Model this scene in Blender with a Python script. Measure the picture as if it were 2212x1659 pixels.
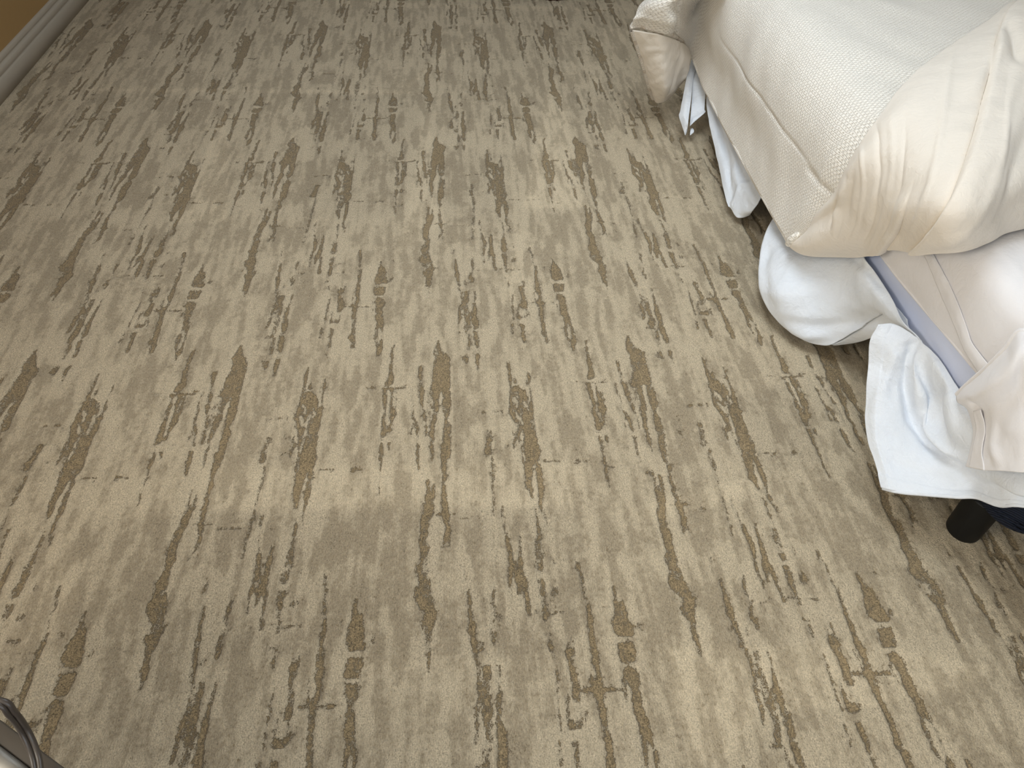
import bpy, bmesh, math
import numpy as np
from mathutils import Matrix, Vector

for o in list(bpy.data.objects):
    bpy.data.objects.remove(o, do_unlink=True)
scene = bpy.context.scene
COL = scene.collection

# ------------------------------------------------------------------ camera
# world axes: X across the carpet, Y along the carpet's streaks, Z up, metres; the camera stands over the origin
CAM = {'H': 1.6467549401610364, 'Rc': [0.9966232987094036, -0.07453387053301264, 0.03444855023007971], 'Uc': [0.029247064404296703, 0.7142650112732892, 0.6992639722554699], 'F': [0.0767242444949257, 0.6958952477306736, -0.7140330485996759]}
TILE = {'tx': -0.7990305799306122, 'ty': 4.226833544197905, 'W': 0.61, 'L': 1.3105422616109264}
cd = bpy.data.cameras.new('camera'); cam = bpy.data.objects.new('camera', cd); COL.objects.link(cam)
cd.sensor_fit = 'HORIZONTAL'; cd.sensor_width = 36.0; cd.lens = 1660.0 / 2212.0 * 36.0
cd.clip_start = 0.02; cd.clip_end = 100
r, u, f = (Vector(CAM[k]) for k in ('Rc', 'Uc', 'F'))
cam.matrix_world = Matrix(((r.x, u.x, -f.x, 0), (r.y, u.y, -f.y, 0), (r.z, u.z, -f.z, CAM['H']), (0, 0, 0, 1)))
scene.camera = cam

# ------------------------------------------------------------------ world, daylight, added fill, exposure
w = bpy.data.worlds.new('sky'); scene.world = w; w.use_nodes = True
bg = w.node_tree.nodes['Background']; bg.inputs[0].default_value = (.62, .78, 1.0, 1); bg.inputs[1].default_value = 1.0
WX = -1.98                                   # inner face of the left wall
WINS = ((-1.0, .6, 1.4, 2.4), (3.3, 5.1, 1.0, 2.3))   # left wall windows, the second added to fit the light: y0, y1, z0, z1
FILL_SKYLIGHT = (-.10, 1.1, 1.50, 3.10)                # added unseen skylight, gives fill light from above: x0, x1, y0, y1
NY, CZ = -1.3, 2.55
def area(name, loc, rot, sx, sy, power, col):
    l = bpy.data.lights.new(name, 'AREA'); l.shape = 'RECTANGLE'; l.size = sx; l.size_y = sy; l.energy = power; l.color = col
    o = bpy.data.objects.new(name, l); COL.objects.link(o); o.location = loc; o.rotation_euler = rot
    return o
for (a, b, c, d_), e in zip(WINS, (66, 5)):
    area('left_window_light', (WX - .19, (a + b) / 2, (c + d_) / 2), (0, -math.pi / 2, 0), d_ - c, b - a, e, (1.0, .935, .80))  # the second lamp sits behind the added far window
area('added_skylight_fill', ((FILL_SKYLIGHT[0] + FILL_SKYLIGHT[1]) / 2, (FILL_SKYLIGHT[2] + FILL_SKYLIGHT[3]) / 2, CZ + .2), (0, 0, 0), FILL_SKYLIGHT[1] - FILL_SKYLIGHT[0], FILL_SKYLIGHT[3] - FILL_SKYLIGHT[2], 47, (.84, .93, 1.0))
FILL_WINDOW = (-.75, 1.05, .75, 2.25)               # added window behind the viewer, for fill light: x0, x1, z0, z1
area('added_near_window_fill', ((FILL_WINDOW[0] + FILL_WINDOW[1]) / 2, NY - .19, (FILL_WINDOW[2] + FILL_WINDOW[3]) / 2), (math.pi / 2, 0, 0), FILL_WINDOW[1] - FILL_WINDOW[0], FILL_WINDOW[3] - FILL_WINDOW[2], 22, (.84, .93, 1.0))
scene.view_settings.view_transform = 'Standard'
scene.view_settings.look = 'None'
scene.view_settings.gamma = 1.0
scene.view_settings.use_curve_mapping = False
scene.view_settings.exposure = 0.03

# ------------------------------------------------------------------ helpers
def tag(o, label=None, cat=None, group=None, kind=None):
    for k, v in (('label', label), ('category', cat), ('group', group), ('kind', kind)):
        if v: o[k] = v
    return o
def empty(name, loc, label, cat):
    o = bpy.data.objects.new(name, None); COL.objects.link(o); o.location = loc; o.empty_display_size = .1
    return tag(o, label, cat)
def link(name, me, mat, parent=None, smooth=True):
    o = bpy.data.objects.new(name, me); COL.objects.link(o)
    if mat: me.materials.append(mat)
    if smooth: me.polygons.foreach_set('use_smooth', np.ones(len(me.polygons), bool))
    if parent:
        o.parent = parent; o.matrix_parent_inverse = Matrix.Translation(parent.location).inverted()
    return o
def box(bm, x0, x1, y0, y1, z0, z1):
    v = [bm.verts.new(c) for c in ((x0, y0, z0), (x1, y0, z0), (x1, y1, z0), (x0, y1, z0), (x0, y0, z1), (x1, y0, z1), (x1, y1, z1), (x0, y1, z1))]
    for q in ((3, 2, 1, 0), (4, 5, 6, 7), (0, 1, 5, 4), (1, 2, 6, 5), (2, 3, 7, 6), (3, 0, 4, 7)):
        bm.faces.new([v[i] for i in q])
def bmobj(name, bm, mat, parent=None, smooth=False, bevel=0, seg=2):
    bm.normal_update()
    if bevel: bmesh.ops.bevel(bm, geom=list(bm.edges), offset=bevel, segments=seg, affect='EDGES', profile=.5)
    me = bpy.data.meshes.new(name); bm.to_mesh(me); bm.free()
    return link(name, me, mat, parent, smooth)
def boxes(name, L, mat, parent=None, bevel=0, seg=2, smooth=False):
    bm = bmesh.new()
    for b in L: box(bm, *b)
    return bmobj(name, bm, mat, parent, smooth, bevel, seg)
def grid_mesh(name, g, uv=None):
    nu, nv = g.shape[:2]
    me = bpy.data.meshes.new(name)
    i = np.arange(nu * nv).reshape(nu, nv)
    q = np.stack([i[:-1, :-1], i[1:, :-1], i[1:, 1:], i[:-1, 1:]], -1).reshape(-1, 4)
    me.vertices.add(nu * nv); me.vertices.foreach_set('co', g.reshape(-1).astype(np.float32))
    me.loops.add(q.size); me.loops.foreach_set('vertex_index', q.reshape(-1).astype(np.int32))
    me.polygons.add(len(q)); me.polygons.foreach_set('loop_start', np.arange(0, q.size, 4, dtype=np.int32))
    me.update(calc_edges=True)
    if uv is not None:
        l = me.uv_layers.new(name='cloth'); l.data.foreach_set('uv', uv.reshape(-1, 2)[q.reshape(-1)].reshape(-1).astype(np.float32))
    return me
def tube(name, pts, rad, mat, parent=None, n=10, res=8):
    p = catmull(np.array(pts, float), (len(pts) - 1) * res + 1)
    t = np.gradient(p, axis=0); t /= np.linalg.norm(t, axis=1, keepdims=True)
    ref = np.array((0, 0, 1.)) if abs(t[0, 2]) < .9 else np.array((1., 0, 0))
    a = np.cross(t, ref); a /= np.linalg.norm(a, axis=1, keepdims=True); b = np.cross(t, a)
    rr = np.full(len(p), rad) if np.isscalar(rad) else np.interp(np.linspace(0, 1, len(p)), np.linspace(0, 1, len(rad)), rad)
    th = np.linspace(0, 2 * np.pi, n + 1)
    g = p[:, None] + rr[:, None, None] * (a[:, None] * np.cos(th)[None, :, None] + b[:, None] * np.sin(th)[None, :, None])
    al = np.concatenate([[0], np.cumsum(np.linalg.norm(np.diff(p, axis=0), axis=1))])
    uv = np.stack([al[:, None] + 0 * th, rr[:, None] * th], -1)
    return link(name, grid_mesh(name, g, uv), mat, parent)
def lathe(name, prof, loc, mat, parent=None, n=32):
    th = np.linspace(0, 2 * np.pi, n + 1); pr = np.array(prof, float)
    g = np.stack([pr[:, 0:1] * np.cos(th) + loc[0], pr[:, 0:1] * np.sin(th) + loc[1], pr[:, 1:2] + loc[2] + 0 * th], -1)
    return link(name, grid_mesh(name, g), mat, parent)
def catmull(P, n):
    P = np.asarray(P, float); m = len(P)
    if m == 2:
        t = np.linspace(0, 1, n).reshape((-1,) + (1,) * (P.ndim - 1))
        return P[0] * (1 - t) + P[1] * t
    E = np.concatenate([(2 * P[0] - P[1])[None], P, (2 * P[-1] - P[-2])[None]])
    x = np.linspace(0, m - 1, n); i = np.minimum(x.astype(int), m - 2); f = x - i
    f = f.reshape((-1,) + (1,) * (P.ndim - 1))
    a, b, c, d = E[i], E[i + 1], E[i + 2], E[i + 3]
    return .5 * (2 * b + (c - a) * f + (2 * a - 5 * b + 4 * c - d) * f ** 2 + (3 * b - a - 3 * c + d) * f ** 3)
def sheet_grid(N, nu, nv):
    """control net (rows x columns x 3) -> dense grid nu x nv x 3"""
    g = catmull(np.asarray(N, float), nu)
    return np.swapaxes(catmull(np.swapaxes(g, 0, 1), nv), 0, 1)
def grid_normals(g):
    du = np.gradient(g, axis=0); dv = np.gradient(g, axis=1)
    n = np.cross(du, dv); l = np.linalg.norm(n, axis=2, keepdims=True)
    return n / np.maximum(l, 1e-9)
def wrinkle(g, amp, wl, seed, stretch=(1, 1, 1)):
    """sum of randomly directed waves through the cloth's 3D position"""
    r = np.random.RandomState(seed); h = np.zeros(g.shape[:2])
    s = np.array(stretch, float)
    for k in range(9):
        d = r.normal(size=3); d /= np.linalg.norm(d)
        w = wl * r.uniform(.6, 1.7)
        q = (g * s) @ d / w * 2 * np.pi + r.uniform(0, 6.28)
        q = q + 1.1 * np.sin((g * s) @ r.normal(size=3) / wl * 2.1 + k)
        h += np.sin(q) * r.uniform(.4, 1)
    return h / 4 * amp
def polydist(g, L):
    L = np.asarray(L, float); best = np.full(g.shape[:2], 9.); vec = np.zeros_like(g); par = np.zeros(g.shape[:2])
    for i in range(len(L) - 1):
        ab = L[i + 1] - L[i]; t = np.clip(((g - L[i]) @ ab) / max(ab @ ab, 1e-9), 0, 1)
        v = g - (L[i] + t[..., None] * ab); d = np.linalg.norm(v, axis=2); k = d < best
        best = np.where(k, d, best); vec[k] = v[k]; par[k] = ((i + t) / (len(L) - 1))[k]
    return best, vec, par
def crease(g, nrm, L, amp, w, kind='ridge', reach=.08):
    d, v, t = polydist(g, L)
    fade = np.clip(4 * t, .0, 1) * np.clip(4 * (1 - t), .0, 1)
    fade = .25 + .75 * fade
    if kind == 'ridge':
        return amp * np.exp(-(d / w) ** 2) * fade
    L = np.asarray(L, float); T = L[-1] - L[0]; T /= np.linalg.norm(T)
    side = np.einsum('ijk,ijk->ij', np.cross(nrm, T), v)
    return amp * (.5 + .5 * np.tanh(side / w)) * np.exp(-(d / reach) ** 2)

# ------------------------------------------------------------------ materials
class NT:
    def __init__(s, name, rough=.8, spec=.3):
        s.m = bpy.data.materials.new(name); s.m.use_nodes = True; s.t = s.m.node_tree; s.b = s.t.nodes['Principled BSDF']
        s.b.inputs['Roughness'].default_value = rough; s.b.inputs['Specular IOR Level'].default_value = spec
    def n(s, kind, **kw):
        x = s.t.nodes.new(kind)
        for k, v in kw.items():
            if k in x.inputs: x.inputs[k].default_value = v
            else: setattr(x, k, v)
        return x
    def l(s, a, b): s.t.links.new(a, b)
    def math(s, op, a, b=None, c=None, clamp=False):
        x = s.n('ShaderNodeMath', operation=op); x.use_clamp = clamp
        for i, v in enumerate((a, b, c)):
            if v is None: continue
            if isinstance(v, (int, float)): x.inputs[i].default_value = v
            else: s.l(v, x.inputs[i])
        return x.outputs[0]
    def step(s, v, lo, hi):
        x = s.n('ShaderNodeMapRange', interpolation_type='SMOOTHSTEP'); s.l(v, x.inputs['Value'])
        x.inputs['From Min'].default_value = lo; x.inputs['From Max'].default_value = hi
        return x.outputs[0]
    def mix(s, fac, a, b, mode='MIX'):
        x = s.n('ShaderNodeMix', data_type='RGBA', blend_type=mode)
        for sock, v in ((x.inputs[0], fac), (x.inputs[6], a), (x.inputs[7], b)):
            if isinstance(v, (int, float)): sock.default_value = v
            elif isinstance(v, tuple): sock.default_value = (*v, 1)
            else: s.l(v, sock)
        return x.outputs[2]
    def noise(s, vec, scale, detail=2, rough=.5, dist=0):
        x = s.n('ShaderNodeTexNoise', Scale=scale, Detail=detail, Roughness=rough, Distortion=dist); s.l(vec, x.inputs['Vector'])
        return x.outputs['Fac']
    def mapping(s, vec, sc):
        x = s.n('ShaderNodeMapping'); x.inputs['Scale'].default_value = sc; s.l(vec, x.inputs['Vector']); return x.outputs[0]
    def bump(s, h, strength, dist):
        x = s.n('ShaderNodeBump', Strength=strength, Distance=dist); s.l(h, x.inputs['Height']); s.l(x.outputs[0], s.b.inputs['Normal'])
    def obj(s): return s.n('ShaderNodeTexCoord').outputs['Object']
    def uv(s): return s.n('ShaderNodeTexCoord').outputs['UV']

def carpet_mat():
    s = NT('cut_and_loop_carpet', 1.0, .05); P = s.obj()
    att = lambda k: s.n('ShaderNodeAttribute', attribute_name=k).outputs['Fac']
    st, tn, npv = att('streak'), att('tone'), att('nap_sheen')
    fine = s.noise(P, 300, 2, .6); mid = s.noise(s.mapping(P, (150, 95, 120)), 1.0, 3, .7); blot = s.noise(s.mapping(P, (11, 3.2, 9)), 1.0, 4, .6)
    fib = s.noise(s.mapping(P, (420, 130, 300)), 1.0, 1, .5); run = s.noise(s.mapping(P, (95, 6, 9)), 1.0, 3, .65)
    m0, f0, r0 = (s.math('SUBTRACT', q, .5) for q in (mid, fine, run))
    edge = s.math('ADD', st, s.math('ADD', s.math('MULTIPLY', m0, 1.9), s.math('ADD', s.math('MULTIPLY', f0, 1.3), s.math('MULTIPLY', r0, .5))))
    sm = s.step(edge, .34, .70)
    rim = s.math('MULTIPLY', s.math('MULTIPLY', s.step(edge, .34, .56), s.math('SUBTRACT', 1.0, s.step(edge, .66, 1.0))), s.step(st, .10, .4))
    tv = s.math('ADD', s.math('MULTIPLY', tn, .62), s.math('ADD', s.math('MULTIPLY', s.math('SUBTRACT', blot, .5), .7), s.math('ADD', s.math('MULTIPLY', m0, 1.8), s.math('ADD', s.math('MULTIPLY', f0, 1.8), s.math('MULTIPLY', r0, 1.6)))))
    tm = s.step(tv, -.22, .74)
    light, midc, brown = (.570, .470, .326), (.402, .324, .218), (.276, .202, .110)
    c = s.mix(s.math('MULTIPLY', tm, .88), light, midc)
    dots = s.step(s.math('ADD', s.math('MULTIPLY', tm, .10), s.math('ADD', s.math('MULTIPLY', mid, .55), s.math('MULTIPLY', fine, .45))), .60, .70)
    c = s.mix(s.math('MULTIPLY', dots, .6), c, (.21, .162, .098))
    c = s.mix(s.math('MULTIPLY', sm, .93), c, brown)
    c = s.mix(s.math('MULTIPLY', rim, s.math('MULTIPLY', s.step(fine, .42, .6), .85)), c, (.10, .074, .040))  # shadow of the loops along streak edges, mixed into the colour
    grain = s.math('ADD', s.math('MULTIPLY', f0, s.math('ADD', 1.5, s.math('MULTIPLY', sm, 1.3))), s.math('ADD', s.math('MULTIPLY', m0, .7), s.math('MULTIPLY', s.math('SUBTRACT', fib, .5), .7)))
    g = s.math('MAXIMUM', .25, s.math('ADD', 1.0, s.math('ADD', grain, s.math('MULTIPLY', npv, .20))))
    cc = s.n('ShaderNodeCombineColor'); [s.l(g, cc.inputs[i]) for i in range(3)]
    c = s.mix(1.0, c, cc.outputs[0], 'MULTIPLY'); s.l(c, s.b.inputs['Base Color'])
    s.b.inputs['Sheen Weight'].default_value = .15; s.b.inputs['Sheen Roughness'].default_value = .6
    hgt = s.math('ADD', s.math('MULTIPLY', fine, .8), s.math('ADD', s.math('MULTIPLY', mid, .5), s.math('MULTIPLY', sm, -.9)))
    s.bump(hgt, .8, .0045)
    return s.m
def cloth_mat(name, col, kind='linen', var=.05, bump=.25, sheen=.15, scale=1.0):
    s = NT(name, .85, .15); U = s.uv(); P = s.obj()
    a = s.noise(s.mapping(U, (900 * scale, 60 * scale, 1)), 1.0, 2); b = s.noise(s.mapping(U, (60 * scale, 900 * scale, 1)), 1.0, 2)
    weave = s.math('ADD', a, b)
    cloud = s.noise(P, 9, 4, .6)
    k = s.math('ADD', 1.0, s.math('ADD', s.math('MULTIPLY', s.math('SUBTRACT', weave, 1.0), var), s.math('MULTIPLY', s.math('SUBTRACT', cloud, .5), var)))
    cc = s.n('ShaderNodeCombineColor'); [s.l(k, cc.inputs[i]) for i in range(3)]
    c = s.mix(1.0, col, cc.outputs[0], 'MULTIPLY'); s.l(c, s.b.inputs['Base Color'])
    crump = s.noise(P, 30, 5, .6, 1.2); big = s.noise(P, 11, 3, .5, .6)
    fold = s.math('ABSOLUTE', s.math('SUBTRACT', big, .5))
    h = s.math('ADD', s.math('MULTIPLY', weave, .14), s.math('ADD', s.math('MULTIPLY', crump, 1.0), s.math('MULTIPLY', fold, -2.2)))
    s.bump(h, bump, .009)
    s.b.inputs['Sheen Weight'].default_value = sheen
    return s.m
def quilt_mat(name, col, dark, a=.0150, b=.0095, waffle=0):
    """staggered rows of small puffed stitches"""
    s = NT(name, .9, .1); U = s.uv(); P = s.obj()
    x = s.n('ShaderNodeSeparateXYZ')
    wob = s.n('ShaderNodeTexNoise', Scale=30, Detail=2); s.l(U, wob.inputs['Vector'])
    vm = s.n('ShaderNodeVectorMath', operation='SCALE'); vm.inputs['Scale'].default_value = .012; s.l(wob.outputs['Color'], vm.inputs[0])
    va = s.n('ShaderNodeVectorMath', operation='ADD'); s.l(U, va.inputs[0]); s.l(vm.outputs[0], va.inputs[1]); s.l(va.outputs[0], x.inputs[0])
    bt = s.n('ShaderNodeTexBrick', offset=.5, squash=1.0); bt.inputs['Scale'].default_value = 1.0
    bt.inputs['Brick Width'].default_value = a; bt.inputs['Row Height'].default_value = b
    bt.inputs['Mortar Size'].default_value = .0016 if not waffle else .0022; bt.inputs['Mortar Smooth'].default_value = 1.0
    s.l(va.outputs[0], bt.inputs['Vector'])
    sx = s.math('SINE', s.math('MULTIPLY', x.outputs[0], 2 * math.pi / a)); sy = s.math('SINE', s.math('MULTIPLY', x.outputs[1], 2 * math.pi / (2 * b)))
    puff = s.math('MULTIPLY', sx, sy)
    irr = s.noise(U, 150, 2)
    tick = s.step(s.math('ADD', puff, s.math('MULTIPLY', s.math('SUBTRACT', irr, .5), 1.6)), -.95, -.45)
    groove = s.math('MULTIPLY', bt.outputs['Fac'], .55)
    h = s.math('SUBTRACT', s.math('ADD', s.math('MULTIPLY', tick, 1.0), s.math('MULTIPLY', irr, .5)), groove)
    c = s.mix(s.math('MULTIPLY', s.math('SUBTRACT', 1.0, tick), .40), col, dark)
    if waffle:
        c = s.mix(s.math('MULTIPLY', s.step(s.noise(s.mapping(U, (26, 3, 1)), 1.0, 1), .48, .62), .5), c, dark)
    s.l(c, s.b.inputs['Base Color']); s.bump(h, .7, .005); s.b.inputs['Sheen Weight'].default_value = .2
    return s.m
def paint_mat(name, col, rough=.6, bump=.05):
    s = NT(name, rough, .3); P = s.obj(); c = s.noise(P, 60, 3); d = s.noise(P, 3, 3)
    k = s.math('ADD', .95, s.math('ADD', s.math('MULTIPLY', c, .04), s.math('MULTIPLY', d, .06)))
    cc = s.n('ShaderNodeCombineColor'); [s.l(k, cc.inputs[i]) for i in range(3)]
    s.l(s.mix(1.0, col, cc.outputs[0], 'MULTIPLY'), s.b.inputs['Base Color']); s.bump(c, bump, .002)
    return s.m
def metal_mat():
    s = NT('brushed_steel', .32, .5); s.b.inputs['Metallic'].default_value = 1.0; P = s.obj()
    k = s.noise(s.mapping(P, (40, 40, 900)), 1.0, 3); d = s.noise(P, 45, 3)
    s.l(s.mix(k, (.30, .285, .26), (.50, .48, .44)), s.b.inputs['Base Color'])
    s.l(s.math('ADD', .30, s.math('MULTIPLY', d, .4)), s.b.inputs['Roughness']); s.bump(k, .15, .001)
    return s.m
def rib_mat():
    s = NT('navy_ribbed_fabric', .85, .2); U = s.obj()
    wv = s.n('ShaderNodeTexWave', wave_type='BANDS', bands_direction='DIAGONAL'); wv.inputs['Scale'].default_value = 95; wv.inputs['Distortion'].default_value = 1.2; wv.inputs['Detail'].default_value = 2
    s.l(U, wv.inputs['Vector']); s.l(s.mix(wv.outputs['Fac'], (.006, .008, .014), (.022, .028, .048)), s.b.inputs['Base Color']); s.bump(wv.outputs['Fac'], .6, .003)
    return s.m
def glass_mat():
    m = bpy.data.materials.new('window_glass'); m.use_nodes = True; t = m.node_tree; t.nodes.clear()
    o = t.nodes.new('ShaderNodeOutputMaterial'); mx = t.nodes.new('ShaderNodeMixShader'); a = t.nodes.new('ShaderNodeBsdfTransparent'); b = t.nodes.new('ShaderNodeBsdfGlossy')
    b.inputs['Roughness'].default_value = .02; mx.inputs[0].default_value = .06
    t.links.new(a.outputs[0], mx.inputs[1]); t.links.new(b.outputs[0], mx.inputs[2]); t.links.new(mx.outputs[0], o.inputs[0])
    return m
def wood_mat(name, a, b):
    s = NT(name, .4, .4); P = s.obj(); k = s.noise(s.mapping(P, (6, 60, 60)), 1.0, 4, .6, 1.5)
    s.l(s.mix(k, a, b), s.b.inputs['Base Color']); s.bump(k, .1, .001); return s.m

M = {}
M['carpet'] = carpet_mat()
M['wall'] = paint_mat('tan_wall_paint', (.36, .222, .09), .7)
M['ceiling'] = paint_mat('ceiling_paint', (.80, .79, .77), .8)
M['pale_wall'] = paint_mat('pale_wall_paint', (.66, .64, .60), .7)
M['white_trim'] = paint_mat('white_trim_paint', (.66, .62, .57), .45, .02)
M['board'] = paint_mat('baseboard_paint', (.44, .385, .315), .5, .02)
M['cover'] = quilt_mat('quilted_cream_cover', (.95, .89, .80), (.60, .50, .39))
M['waffle'] = quilt_mat('waffle_cream_cover', (.78, .71, .62), (.52, .40, .28), .0105, .0095, 1)
M['lining'] = cloth_mat('cream_cotton_lining', (.87, .79, .69), var=.03, bump=.34, scale=1.4)
M['sheet'] = cloth_mat('pale_cream_sheet', (.88, .85, .85), var=.02, bump=.20, scale=1.5)
M['skirt'] = cloth_mat('white_linen', (.86, .89, .94), var=.09, bump=.5)
M['mattress'] = cloth_mat('pale_lilac_ticking', (.74, .80, 1.0), var=.02, bump=.05)
M['rib'] = rib_mat()
M['black'] = paint_mat('black_plastic', (.006, .006, .006), .5, .04)
M['steel'] = metal_mat()
M['bronze'] = paint_mat('dark_bronze_edge', (.075, .06, .045), .55, .08)
M['glass'] = glass_mat()
M['darkwood'] = wood_mat('dark_brown_wood', (.02, .011, .006), (.055, .03, .017))
M['redwood'] = wood_mat('dark_red_wood', (.03, .008, .006), (.07, .018, .012))
s_ = NT('brown_cord_rubber', .38, .5); s_.b.inputs['Base Color'].default_value = (.055, .042, .033, 1); M['cord'] = s_.m

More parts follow.
